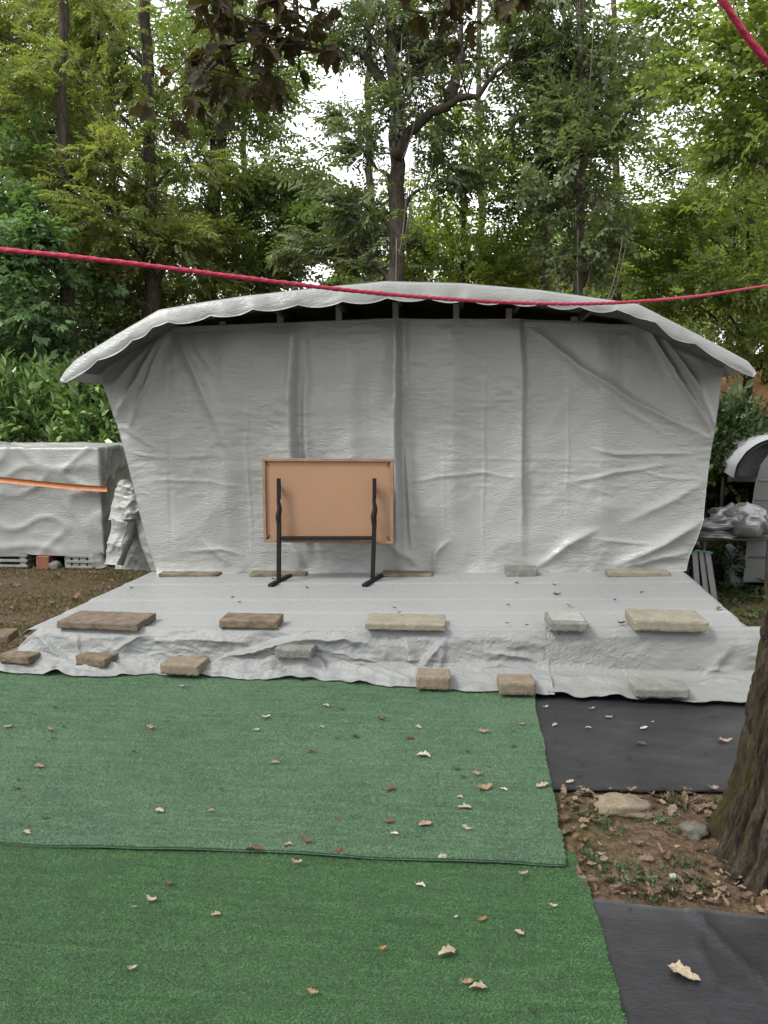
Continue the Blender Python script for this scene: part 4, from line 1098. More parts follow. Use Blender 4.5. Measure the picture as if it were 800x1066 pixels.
def tree(name, trunk_px, ty_, rad, blobs, kind, lm, bark, label, seed, density=1.0, sprout=0, forks=(), twigs=0, group='trees behind the stage', scale=1.0, world=None):
    """trunk_px: centre-line pixels from foot upwards at depth ty_; blobs: (px,py,rpx,n,dy) leaf masses"""
    rs = np.random.RandomState(seed)
    line = np.array([ony(a, b, ty_) for a, b in trunk_px]) if world is None else np.array(world, float)
    foot = line[0].copy(); foot[2] = float(gz(foot[0], foot[1])) - .05
    line = np.vstack([foot, line])
    t = empty(name, (foot[0], foot[1], foot[2]), label, 'tree', group)
    n = 26; L = np.concatenate([[0], np.cumsum(np.linalg.norm(np.diff(line, axis=0), axis=1))]); L /= L[-1]
    uu = np.linspace(0, 1, n); C_ = np.stack([np.interp(uu, L, line[:, k]) for k in range(3)], -1)
    for _ in range(2): C_[1:-1] = (C_[:-2] + 2 * C_[1:-1] + C_[2:]) / 4
    C_[1:, :2] += rs.normal(0, rad * .14, (n - 1, 2))
    rr = rad * (1 - .62 * uu) * (1 + .10 * rs.normal(0, 1, n)); rr[0] *= 1.35
    shoot = MB(); wood = MB(); wood.tube(C_, np.maximum(rr, .02), 9)
    pos = []; dr = []
    for fk in forks:
        P = np.array([ony(a, b, ty_ + e) for a, b, e in fk]); m = len(P)
        uu2 = np.linspace(0, 1, 12); Q = np.stack([np.interp(uu2, np.linspace(0, 1, m), P[:, k]) for k in range(3)], -1)
        Q[1:-1] = (Q[:-2] + 2 * Q[1:-1] + Q[2:]) / 4; Q[1:] += rs.normal(0, .02, (11, 3))
        wood.tube(Q, np.linspace(rad * .55, rad * .12, 12), 7)
        for _ in range(14):
            i = rs.randint(3, 12); e = Q[i] + np.array((rs.normal(0, .35), rs.normal(0, .3), rs.uniform(.1, .8)))
            wood.tube(bez(Q[i], (Q[i] + e) / 2 + np.array((0, 0, .08)), e, 5), np.linspace(.012, .004, 5), 4)
    pxs = ty_ / 801.0
    for (bx_, by_, br__, nn, dy) in blobs:
        c = ony(bx_, by_, ty_ + dy) if world is None else np.array((bx_, dy, by_)); r0 = br__ * (ty_ + dy) / 801.0 if world is None else br__
        # attach point on the trunk below the blob
        k = np.argmin(np.abs(C_[:, 2] - (c[2] - r0 * .9 - .35 * abs(c[0] - C_[n // 2, 0])))); k = max(3, min(n - 1, k)); a = C_[k]
        nc = max(4, int(nn / 34))
        cl_ = c + rs.normal(0, 1, (nc, 3)) * r0 * np.array((.52, .6, .50))
        hub = c + (a - c) * .35 + np.array((0, 0, -.05))
        wood.tube(bez(a, (a + hub) / 2 + np.array((0, 0, .15)), hub, 7), np.linspace(max(.014, rr[k] * .42), .012, 7), 6)
        for q in cl_:
            md = (hub + q) / 2 + rs.normal(0, .12, 3) * r0
            B_ = bez(hub, md, q, 6); wood.tube(B_, np.linspace(.011, .004, 6), 4)
            ns = int(nn * density / nc * rs.uniform(.5, 1.5))
            cr_ = r0 * rs.uniform(.20, .40)
            s = rs.normal(0, 1, (ns, 3)) * cr_ * np.array((.85, .85, .42))
            pos.append(q + s)
            out = (q - a) * .5 + s * 1.4; out[:, 2] = out[:, 2] * .4 + rs.uniform(-.35, .15, ns) * r0
            dr.append(out + rs.normal(0, .35, (ns, 3)) * r0)
    if sprout:                                   # shoots straight from the trunk
        k = rs.randint(3, n, sprout); p = C_[k] + (rs.rand(sprout, 1)) * (C_[np.minimum(k + 1, n - 1)] - C_[k])
        a = rs.rand(sprout) * 6.28; d = np.stack([np.cos(a), np.sin(a), rs.uniform(-.5, .4, sprout)], -1)
        pos.append(p + d * rs.uniform(.05, .45, (sprout, 1)) * np.array((1, 1, .6))); dr.append(d)
    for _ in range(twigs):                       # bare upright shoots
        k = rs.randint(n // 3, n); a = C_[k]; e = a + np.array((rs.normal(0, .28), rs.normal(0, .25), rs.uniform(.5, 1.5)))
        m_ = (a + e) / 2 + np.array(((e - a)[0] * .35, (e - a)[1] * .35, -.12))
        shoot.tube(bez(a, m_, e, 7), np.linspace(.012, .004, 7), 4)
    wood.build('trunk', M[bark], t, True)
    if twigs: shoot.build('shoots', M['twig'], t, True)['kind'] = 'stuff'
    P = np.concatenate(pos); D_ = np.concatenate(dr)
    crown_mesh('crown', leaves(kind, P, D_, rs.uniform(.75, 1.3, len(P)) * scale, rs), LM[lm], t)
    return t

T = []
tree('maple_tree', [(72, 380), (71, 300), (67, 200), (64, 90), (66, -40)], 11.0, .14,
     [(15, 285, 56, 420, -.8), (30, 345, 34, 220, -.6), (5, 345, 50, 260, .3), (20, 215, 55, 260, .2), (105, 330, 28, 90, .8), (-60, 260, 90, 420, 0), (-30, 340, 60, 260, .4), (35, 245, 40, 200, -1)],
     'maple', 'maple', 'bark', 'dark-trunked maple with cool green lobed leaves rising over the laurel hedge', 201)
tree('ash_tree', [(158, 300), (158, 200), (154, 100), (152, 0), (150, -90)], 12.0, .16,
     [(60, 60, 76, 380, 0), (125, 30, 60, 300, .6), (95, 140, 60, 360, -.5), (200, 150, 46, 220, .5), (100, 215, 52, 340, -.8), (192, 240, 40, 220, -.3), (105, 285, 40, 220, -.4), (215, 60, 60, 300, .6), (45, 165, 65, 320, .4), (10, 100, 70, 300, .6), (190, 300, 45, 150, .5), (75, 10, 60, 260, .4)],
     'pinnate', 'olive', 'bark', 'tall ash with yellowish olive feathery leaves, between maple and cleft-trunked tree', 202, 1.35, 240, twigs=14)
tree('lime_tree', [(216, 300), (220, 240), (232, 140), (243, 60), (250, -60)], 14.0, .17,
     [(245, 120, 55, 300, 0), (262, 200, 58, 330, -.4), (228, 255, 48, 240, .4), (300, 238, 44, 240, 0), (342, 262, 40, 220, .3), (285, 275, 46, 260, -.4), (200, 190, 50, 220, .5), (275, 60, 45, 200, .6), (235, 10, 60, 260, 0), (350, 285, 40, 180, 0)],
     'simple', 'mid', 'bark', 'mid-green lime tree with leaning dark trunk left of the open patch of sky', 203, 1.5, 80, forks=[[(219, 250, 0), (222, 150, .2), (215, 60, .3)]], scale=1.15)
tree('acacia_tree', [(412, 300), (413, 220), (414, 160), (412, 110), (405, 40), (402, -70)], 10.5, .155,
     [(402, 40, 45, 170, 0), (445, 30, 55, 200, .4), (378, 205, 44, 190, .3), (362, 245, 40, 180, .5), (378, 20, 40, 130, .3), (455, 175, 36, 120, .6), (400, 110, 26, 80, -.3), (395, 270, 36, 140, .6), (440, 100, 40, 110, .2), (500, 30, 50, 150, .5), (385, 160, 28, 90, .2)],
     'pinnate', 'dark', 'bark', 'forked tree with bare crooked limbs and sparse dark leaves beside the open sky', 204, 1.0, 150,
     forks=[[(414, 165, 0), (430, 128, -.1), (470, 105, -.2), (500, 100, -.3), (530, 60, -.4)], [(470, 106, -.2), (480, 60, 0), (478, 10, .1)], [(411, 110, 0), (385, 60, .2), (350, 42, .3), (330, 34, .3)], [(405, 60, 0), (425, 20, .2), (430, -40, .3)]], twigs=26)
tree('elm_tree', [(569, 300), (567, 230), (560, 150), (556, 80), (562, -60)], 12.0, .10,
     [(562, 100, 40, 300, 0), (570, 175, 32, 220, -.2), (542, 150, 30, 150, .2), (556, 40, 44, 300, .3), (552, 210, 26, 120, .2), (575, -10, 45, 240, 0)],
     'simple', 'dark', 'bark_pale', 'slim pale-stemmed tree with dark leaf tufts, nearer the forked tree of the close pair', 205, .8, 190, twigs=8)
tree('elm_tree', [(603, 310), (604, 240), (606, 150), (606, 60), (605, -60)], 11.0, .105,
     [(615, 100, 44, 380, 0), (598, 190, 40, 320, -.3), (612, 245, 28, 170, 0), (640, 50, 36, 180, .4), (592, 30, 40, 240, .2), (625, 165, 34, 200, .3), (590, 135, 28, 150, -.3), (608, -20, 50, 260, 0)],
     'simple', 'dark', 'bark_pale', 'straight pale-stemmed tree clothed in dark leaves and bare upright shoots, taller of the close pair', 206, .8, 300, twigs=50)
tree('hazel_sapling', [(484, 330), (480, 260), (486, 200), (480, 150)], 13.0, .05,
     [(460, 250, 44, 260, 0), (515, 262, 46, 280, .3), (482, 205, 42, 200, .2), (540, 235, 34, 150, -.2), (440, 280, 30, 140, 0), (500, 160, 36, 110, .4), (530, 285, 34, 170, -.3)],
     'simple', 'bright', 'bark', 'bright yellow-green sapling filling the gap between forked tree and pale-stemmed pair', 207, 1.1, 0, scale=1.1)
tree('beech_tree', [(781, 450), (780, 395), (776, 340), (782, 260), (776, 150), (770, 20)], 14.0, .085,
     [(742, 150, 58, 240, 0), (700, 215, 52, 260, .4), (755, 235, 58, 330, -.4), (800, 180, 50, 240, .5), (690, 285, 46, 260, 0), (738, 290, 46, 280, -.5), (795, 320, 48, 300, 0), (800, 368, 30, 110, -.3), (700, 100, 48, 170, .5), (660, 240, 44, 200, .3), (840, 280, 70, 340, 0), (650, 160, 40, 120, .6), (735, 60, 50, 170, .3)],
     'simple', 'right', 'bark', 'slender dark-stemmed beech with airy soft green foliage beyond the roof end', 208, 1.15, 40, scale=1.1)
tree('cherry_tree', [(872, 450), (868, 300), (860, 200), (850, 100), (845, -40)], 9.0, .15,
     [(770, 30, 48, 190, 0), (805, 110, 44, 190, .2), (728, 15, 40, 120, .3), (850, 60, 70, 260, 0), (790, 75, 40, 140, -.3), (830, 200, 60, 240, .4), (770, 150, 34, 80, .2)],
     'simple', 'right', 'bark', 'overhanging tree at the top corner with a slanting limb behind the short cord', 209, .75, 20,
     forks=[[(858, 180, 0), (815, 110, 0), (785, 70, 0), (755, 40, .1)], [(815, 110, 0), (800, 60, .1), (790, 0, .2)]], scale=1.05)
tree('robinia_tree', [(-70, 420), (-65, 250), (-60, 100), (-62, -60)], 12.5, .15,
     [(-60, 60, 90, 460, 0), (-10, 30, 60, 300, .3), (-90, 170, 80, 380, .3), (-20, 150, 55, 240, .6), (20, 20, 50, 220, .8)],
     'pinnate', 'olive', 'bark', 'tree at the photo edge with yellow-olive feathery sprays above the maple', 210, 1.3, 60)

# young broadleaf trees standing further back, one crown each
def backtree(px, y, rows, kind, lm, label, seed, sc_=1.2, name='broadleaf_tree'):
    bl = [(px + dx, py, r_, int(n_ * .8), dy) for dx, py, r_, n_, dy in rows]
    tree(name, [(px, 400), (px + 3, 250), (px - 2, 100), (px, -50)], y, .12, bl, kind, lm, 'bark', label, seed, 1.25, 0, group='trees of the wood further back', scale=sc_)
backtree(20, 17, [(0, 330, 60, 330, 0), (-30, 220, 70, 330, 0), (40, 130, 70, 330, 0), (-10, 30, 80, 330, 0)], 'simple', 'mid', 'broad mid-green tree deep in the wood behind the maple', 221)
backtree(118, 17, [(0, 330, 50, 300, 0), (-10, 240, 60, 300, 0), (20, 130, 60, 300, 0), (-10, 40, 60, 300, 0)], 'simple', 'mid', 'shadowy tree deep in the wood between the maple and the ash', 222)
backtree(255, 18, [(0, 310, 50, 320, 0), (-20, 240, 44, 260, 0), (55, 290, 40, 240, 0), (-30, 120, 36, 170, 0), (-40, 40, 50, 200, 0)], 'simple', 'mid', 'tree deep in the wood below the open patch of sky', 223)
backtree(385, 17, [(-10, 285, 42, 260, 0), (5, 230, 24, 90, 0), (20, 265, 34, 150, 0)], 'simple', 'right', 'soft green tree just behind the roof ridge, beside the forked trunk', 224)
backtree(640, 17, [(0, 285, 48, 300, 0), (-35, 250, 40, 200, 0), (30, 225, 40, 150, 0), (0, 150, 36, 70, 0)], 'simple', 'bright', 'yellow-green tree behind the taller pale stem', 225)
backtree(800, 19, [(-40, 300, 50, 300, 0), (30, 260, 60, 300, 0), (-30, 200, 44, 110, 0), (20, 110, 50, 90, 0)], 'simple', 'right', 'tree on the brown bank beyond the beech', 226)
backtree(500, 19, [(0, 285, 44, 260, 0), (-40, 240, 40, 160, 0), (40, 220, 36, 90, 0), (0, 140, 40, 50, 0)], 'simple', 'mid', 'thin-crowned tree seen through the bright sapling', 227)

# far wood: one mass
rs = np.random.RandomState(301)
wv, pos, dr = MB(), [], []
for i in range(46):
    x = rs.uniform(-26, 24); y = rs.uniform(24, 40); g0 = float(gz(x, y))
    hgt = rs.uniform(7, 11) if x < -6.5 or rs.rand() < .25 else rs.uniform(3.5, 6.5)
    if -6.6 < x * 24 / y < -1.6: hgt = rs.uniform(2.0, 3.0)
    wv.tube([(x, y, g0 - .1), (x + rs.normal(0, .2), y, g0 + hgt * .5), (x + rs.normal(0, .4), y, g0 + hgt)], [.16, .11, .04], 6)
    for b in range(9):
        c = np.array((x + rs.normal(0, 1.2), y + rs.normal(0, 1.2), g0 + hgt * rs.uniform(.15, 1.0))); ns = 70
        s = rs.normal(0, 1, (ns, 3)) * np.array((.75, .75, .45)); pos.append(c + s); dr.append(s + np.array((0, 0, -.3)) + rs.normal(0, .4, (ns, 3)))
P = np.concatenate(pos); D_ = np.concatenate(dr)
LV = leaves('simple', P, D_, rs.uniform(1.5, 2.4, len(P)), rs)
tv_ = np.concatenate(wv.v)
me = bpy.data.meshes.new('woodland')
nq = len(LV) // 4
Fq = [list(range(4 * i + len(tv_), 4 * i + 4 + len(tv_))) for i in range(nq)]
me.from_pydata(np.concatenate([tv_, LV]).tolist(), [], [list(q) for q in wv.f] + Fq); me.update()
me.materials.append(M['bark']); me.materials.append(LM['right'])
mi = np.zeros(len(me.polygons), dtype=np.int32); mi[len(wv.f):] = 1; me.polygons.foreach_set('material_index', mi)
wo = bpy.data.objects.new('woodland', me); COL.objects.link(wo); tag(wo, 'hazy mass of far woodland behind the trees', 'woodland', None, 'stuff')

# hedge and shrubs
def bush(name, c, r, n, kind, lm, label, cat, seed, upb=.6, scale=1.0, group=None, boxy=False):
    rs = np.random.RandomState(seed); c = np.asarray(c, float); r = np.asarray(r, float)
    g0 = float(gz(c[0], c[1]))
    t = empty(name, (c[0], c[1], g0), label, cat, group)
    if boxy:
        p = rs.uniform(-1, 1, (n, 3)); p[:, 2] = 1 - np.abs(rs.normal(0, .55, n)); p[:, 2] = np.clip(p[:, 2], -1, 1.15)
        f = rs.rand(n) < .45; p[f, 1] = -1 + np.abs(rs.normal(0, .2, f.sum())); p[f, 2] = rs.uniform(-1, 1, f.sum())
        p[:, 2] += fbm(p[:, 0] * 4, p[:, 1] * 2, 3, seed) * .16; p[:, 1] += fbm(p[:, 0] * 4, p[:, 2] * 3, 3, seed + 1) * .25
    else:
        p = rs.normal(0, 1, (n, 3)); p /= np.linalg.norm(p, axis=1)[:, None]; p *= (.55 + .5 * rs.rand(n, 1) ** .5)
        p *= (1 + .35 * fbm(p[:, 0] * 2.2 + 3, p[:, 2] * 2.2 + p[:, 1], 3, seed))[:, None]
    pos_ = c + p * r
    d = p * np.array((.8, .9, .3)) + np.array((0, 0, upb)) + rs.normal(0, .4, (n, 3))
    m = MB()
    for i in rs.choice(n, min(n, 90), replace=False):
        e = pos_[i]; b = np.array((c[0] + (e[0] - c[0]) * .6, c[1] + (e[1] - c[1]) * .4, g0))
        m.tube(bez(b, (b + e) / 2 + np.array((0, 0, .15)), e, 5), np.linspace(.014, .004, 5), 4)
    m.build('stems', M['bark'], t, True)
    crown_mesh('foliage', leaves(kind, pos_, d, rs.uniform(.8, 1.25, n) * scale, rs), LM[lm], t); return t
hx0, hx1 = float(ony(-170, 430, 10.0)[0]), float(ony(142, 430, 10.0)[0]); hz = float(ony(60, 398, 9.8)[2])
bush('laurel_hedge', ((hx0 + hx1) / 2, 10.2, hz / 2), ((hx1 - hx0) / 2, .55, hz / 2), 2600, 'laurel', 'laurel', 'clipped laurel hedge with glossy green leaves behind the wrapped stack', 'hedge', 311, .9, 1.15, None, True)
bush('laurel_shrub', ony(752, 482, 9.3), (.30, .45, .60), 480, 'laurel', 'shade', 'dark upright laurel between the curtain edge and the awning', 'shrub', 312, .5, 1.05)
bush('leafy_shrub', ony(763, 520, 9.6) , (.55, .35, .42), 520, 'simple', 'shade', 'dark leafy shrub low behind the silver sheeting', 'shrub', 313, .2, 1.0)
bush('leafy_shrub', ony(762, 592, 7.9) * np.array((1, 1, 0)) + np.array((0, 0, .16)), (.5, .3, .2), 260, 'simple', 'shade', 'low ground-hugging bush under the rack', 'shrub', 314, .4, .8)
bush('bramble_bush', ony(180, 330, 15) , (2.6, .8, 1.3), 900, 'simple', 'mid', 'undergrowth bush between the ash and lime trunks', 'bush', 315, .1, 1.3)
bush('bramble_bush', ony(90, 380, 12.5), (1.6, .7, 1.3), 700, 'simple', 'shade', 'dark undergrowth bush under the maple behind the hedge', 'bush', 316, .1, 1.2)

# big oak beside the camera's view: trunk leaning out of the frame, limb overhead with hanging leaves
oak = empty('oak_tree', (1.27, 2.78, -.02), 'big oak trunk with deep furrowed bark and moss, leaning at the photo edge', 'tree')
nn, mm = 520, 260
hh = np.concatenate([np.linspace(-.04, 1.2, 220), np.linspace(1.22, 5.2, 40)])
th = np.linspace(0, 2 * math.pi, nn)
O = np.zeros((nn, mm, 3))
for j, z in enumerate(hh):
    ax = 1.275 + .085 * z + .006 * z * z; ay = 2.79 + .02 * z
    r0 = .232 + .085 * math.exp(-max(z, 0) / .14) - .012 * z
    rr = r0 * (1 + .05 * np.cos(th * 3 + .7 + z) + .09 * math.exp(-max(z, 0) / .12) * np.cos(th * 5 + 1))
    cxn = np.cos(th) * 5.2; syn = np.sin(th) * 5.2
    wob = fbm(cxn * .5 + 3, syn * .5 + z * 4, 3, 409) * .9
    aa = np.abs(2 * vnoise(cxn * 1.5 + wob + 30, syn * 1.5 + 20 + z * 2.2, 401) - 1)
    fur = np.clip(aa * 1.5, 0, 1) ** .8                      # plates with furrows between them
    brk = fbm(cxn * 2.6 + 9, syn * 2.6 + z * 22, 3, 405)
    rr = rr + (fur - .7) * .060 + brk * .014 * fur
    rr[-1] = rr[0]
    O[:, j, 0] = ax + rr * np.cos(th); O[:, j, 1] = ay + rr * np.sin(th); O[:, j, 2] = z
sheet('trunk', O, M['bark_oak'], oak)
lb = MB(); topc = np.array((1.275 + .085 * 5.1 + .006 * 26, 2.9, 5.1))
lb.tube(bez(topc, np.array((1.2, 3.4, 5.9)), np.array((-1.4, 4.3, 4.55)), 14), np.linspace(.13, .03, 14), 8)
lb.tube(bez(topc, np.array((2.6, 3.2, 7)), np.array((4.0, 4.2, 8)), 10), np.linspace(.15, .05, 10), 8)
rs = np.random.RandomState(411)
def oakleaf(scale=1.0, n=5, width=.5, curl=0, seed=0):
    """rounded-lobed, crumpled leaf lying along +X"""
    r = random.Random(seed); m = 19; t = np.linspace(0, 1, m)
    env = np.sin(math.pi * np.clip(t * .93 + .05, 0, 1) ** .85) ** .8 * width * .5
    ph = r.uniform(-.5, .5)
    lob = .80 + .20 * np.cos(t * math.pi * 2 * (n - .5) + ph)
    def edge():
        k = np.maximum(env * lob * (1 + .18 * np.array([r.uniform(-1, 1) for _ in t])), .012); k[0] = .010; k[1] = min(k[1], .02); return k
    hwl, hwr = edge(), edge(); sweep = r.uniform(-.25, .25); fold = r.uniform(.1, .5) + .3 * abs(curl); tw = r.uniform(-.5, .5)
    b1, b2 = r.uniform(0, 6), r.uniform(3, 7)
    V = []
    for i in range(m):
        zc = curl * (t[i] - .5) ** 2 * 1.5 + .035 * math.sin(b1 + b2 * t[i]); yc = sweep * (t[i] - .5) ** 2
        for k in (hwl[i], hwl[i] * .55, 0, -hwr[i] * .55, -hwr[i]):
            V.append((t[i], yc + k * (1 - .3 * abs(curl)), zc + abs(k) * fold + k * tw * (t[i] - .3) + .03 * math.sin(9 * t[i] + k * 14 + b1) * min(1, abs(k) * 5)))
    return np.array(V) * scale, m, 5
LFQ = grid_faces(19, 5)
ov, of, no = [], [], 0
def hang(a, b, n, twig=True):
    global no
    a = np.asarray(a, float); b = np.asarray(b, float)
    B_ = bez(a, (a + b) / 2 + rs.normal(0, .08, 3), b, 7); lb.tube(B_, np.linspace(.012, .004, 7), 5)
    for i in range(n):
        k = rs.randint(2, 7); p = B_[k] + rs.normal(0, .05, 3); e = p + np.array((rs.normal(0, .10), rs.normal(0, .10), rs.uniform(-.06, .05)))
        lb.tube([p, e], [.004, .003], 4)
        for q in range(rs.randint(2, 5)):
            L_ = rs.uniform(.09, .14); v, _, _ = oakleaf(L_, 4, .62, rs.uniform(-.15, .25), rs.randint(9999))
            d = np.array((rs.normal(0, .55), rs.normal(0, .55), rs.uniform(-1.2, .05))); d /= np.linalg.norm(d)
            u = np.array((rs.normal(0, .6), rs.normal(0, .6) - .3, 1.)); y = np.cross(u, d); y /= np.linalg.norm(y); z = np.cross(d, y)
            ov.append(v @ np.stack([d, y, z]) + e); of.append(LFQ + no); no += len(v)
OY = 4.1
hang(ony(300, -60, OY), ony(310, 55, OY), 16); hang(ony(270, -60, OY), ony(262, 70, OY), 18); hang(ony(250, -50, OY), ony(243, 95, OY - .1), 14)
hang(ony(230, -60, OY), ony(225, 25, OY + .1), 10); hang(ony(285, -60, OY + .2), ony(290, 95, OY + .2), 14); hang(ony(300, 40, OY + .2), ony(345, 60, OY + .2), 3)
hang(ony(262, 40, OY - .1), ony(185, 130, OY), 9); hang(ony(240, 60, OY), ony(205, 95, OY), 7); hang(ony(450, -60, OY + .3), ony(470, 20, OY + .3), 11); hang(ony(500, -60, OY + .3), ony(515, 12, OY + .2), 9)
hang(ony(420, -60, OY + .3), ony(445, 5, OY + .3), 6); hang(ony(330, -60, OY), ony(325, 8, OY), 8); hang(ony(545, -60, OY + .2), ony(540, 5, OY), 4)
lb.tube(bez(np.array((-1.4, 4.3, 4.55)), np.array((-.9, 4.2, 4.35)), ony(250, -60, OY), 6), np.linspace(.03, .012, 6), 5)
for a in (300, 270, 230, 285, 330, 450, 500, 420, 545):
    lb.tube(bez(np.array((-1.35 + (a - 270) * .006, 4.25, 4.62)), np.array((-1.0 + (a - 270) * .005, 4.2, 4.3)), ony(a, -60, OY), 5), np.linspace(.02, .012, 5), 5)
lb.build('limb', M['bark'], oak, True)
mk('hanging_leaves', np.concatenate(ov), np.concatenate(of), LM['oak'], oak, True)

# ------------------------------------------------------------------ earth patch by the oak: litter, grass, stones
pebble('flat_stone', onz(650, 846, 0) + np.array((0, 0, .025)), (.24, .14, .075), 421, M['block_tan'], 'flat sandy stone lying on the earth at the edge of the black sheet', 'stone')
pebble('stone', onz(722, 870, 0) + np.array((0, 0, .022)), (.10, .09, .065), 422, M['stone_dark'], 'rounded grey stone half buried in leaves beside the oak trunk', 'stone')
pebble('pebble', onz(701, 917, 0) + np.array((0, 0, .015)), (.026, .026, .022), 423, M['slab_white'], 'tiny white pebble in the leaf litter near the oak', 'pebble')
rs = np.random.RandomState(431)
lv, lf, no2 = [], [], 0
LEAFV = [oakleaf(1, 4, .58, c_, s_) for s_, c_ in enumerate((.0, .2, .5, -.2, .8, .35))]
def in_patch(x, y):
    x0_ = np.interp(y, [2.3, 2.62, 3.3], [.49, .455, .45])
    return (x > x0_) & (y > 2.50 - (x - .5) * .11) & (y < 3.25 + (x - .44) * .08)
cnt = 0
while cnt < 1600:
    x, y = rs.uniform(.42, 2.4), rs.uniform(2.25, 3.4)
    if not in_patch(x, y): continue
    if math.hypot(x - .85, y - 2.9) < .26 and rs.rand() < .72: continue
    v, _, _ = LEAFV[rs.randint(6)]; L_ = .014 + .058 * rs.rand() ** 1.8
    q = v.copy(); q[:, 0] -= .5; q = q * L_ @ rot(rs.normal(0, .35), rs.normal(0, .3), rs.uniform(0, 6.28)).T
    q += np.array((x, y, float(gz(x, y)) + .006 + rs.uniform(0, .016) - q[:, 2].min() * .5)); lv.append(q); lf.append(LFQ + no2); no2 += len(q); cnt += 1
o = mk('leaf_litter', np.concatenate(lv), np.concatenate(lf), LM['litter'], None, True); tag(o, 'brown dry leaf litter on the earth around the oak', 'leaf litter', None, 'stuff')

def grass(name, n, sampler, lm, hgt, label, seed, kind='blade', cat='grass'):
    rs = np.random.RandomState(seed); P = sampler(rs, n); P = np.column_stack([P, gz(P[:, 0], P[:, 1])])
    d = np.tile(np.array((1., 0, 0)), (len(P), 1)) if kind == 'blade' else None
    sc_ = rs.uniform(.5, 1.3, len(P)) * hgt
    out = []
    if kind == 'blade':
        a = rs.uniform(0, 6.28, len(P)); sel = rs.randint(0, 6, len(P))
        for k in range(6):
            m = sel == k; Q = PROTO['blade'][k]
            ca, sa = np.cos(a[m]), np.sin(a[m])
            x = Q[None, :, 0] * ca[:, None] - Q[None, :, 1] * sa[:, None]; y = Q[None, :, 0] * sa[:, None] + Q[None, :, 1] * ca[:, None]
            q = np.stack([x, y, Q[None, :, 2] + 0 * x], -1) * sc_[m][:, None, None] + P[m][:, None, :]; out.append(q.reshape(-1, 3))
        V = np.concatenate(out)
    else:
        dd = rs.normal(0, 1, (len(P), 3)); dd[:, 2] = rs.uniform(.0, .9, len(P)); V = leaves(kind, P + np.array((0, 0, .01)), dd, sc_, rs)
    o = mk(name, V, np.arange(len(V)).reshape(-1, 4), LM[lm], None, False); return tag(o, label, cat, None, 'stuff')
def box_s(x0, x1, y0, y1, cl_=0.0, seed=1):
    def f(rs, n):
        P = np.column_stack([rs.uniform(x0, x1, n * 2), rs.uniform(y0, y1, n * 2)])
        k = vnoise(P[:, 0] * 2.2, P[:, 1] * 2.2, seed) + rs.uniform(-.15, .15, n * 2)
        return P[k > cl_][:n]
    return f
grass('lawn_grass', 15000, box_s(-6.5, -2.62, 4.6, 9.2, .30, 3), 'dry_grass', .045, 'short patchy yellowing grass on the earth beside the stage', 441)
grass('lawn_grass', 8000, box_s(1.95, 5.5, 4.6, 9.5, .30, 4), 'grass', .06, 'short green grass beside the stage near the caravan', 442)
grass('ground_cover', 700, box_s(2.05, 3.6, 6.3, 9.3, .5, 5), 'shade', .32, 'low leafy ground cover around the rack', 443, 'simple', 'ground cover')
def clumps(cs, sd_):
    def f(rs, n):
        out = []
        for (x, y) in cs: out.append(np.array((x, y)) + rs.normal(0, sd_, (n // len(cs), 2)))
        return np.concatenate(out)
    return f
c1 = [onz(a, b, 0)[:2] for a, b in ((715, 905), (722, 925), (700, 930), (745, 840), (700, 835), (770, 842))]
grass('earth_grass', 330, clumps(c1, .03), 'grass', .035, 'thin grass tufts on the earth by the oak', 444)
c2 = [onz(a, b, 0)[:2] for a, b in ((617, 897), (627, 905), (680, 925), (688, 857), (612, 850), (635, 862), (655, 908), (668, 933))]
grass('earth_weeds', 88, clumps(c2, .035), 'weed', .17, 'small green weeds sprouting through the leaf litter', 445, 'simple', 'weeds')
def f_lit(rs, n): return np.column_stack([rs.uniform(-5, -2.8, n), rs.uniform(4.8, 8.5, n)])
lv, lf, no2 = [], [], 0
for k in range(260):
    side = rs.rand() < .7
    x, y = (rs.uniform(-5.5, -2.85), rs.uniform(4.7, 8.8)) if side else (rs.uniform(2.1, 3.6), rs.uniform(5, 9))
    v, _, _ = LEAFV[rs.randint(6)]; L_ = rs.uniform(.04, .10); q = v.copy(); q = q * L_ @ rot(rs.normal(0, .3), rs.normal(0, .3), rs.uniform(0, 6.28)).T
    q += np.array((x, y, float(gz(x, y)) + .02)); lv.append(q); lf.append(LFQ + no2); no2 += len(q)
o = mk('lawn_litter', np.concatenate(lv), np.concatenate(lf), LM['litter'], None, True); tag(o, 'dry leaves strewn over the lawns either side of the stage', 'leaf litter', None, 'stuff')

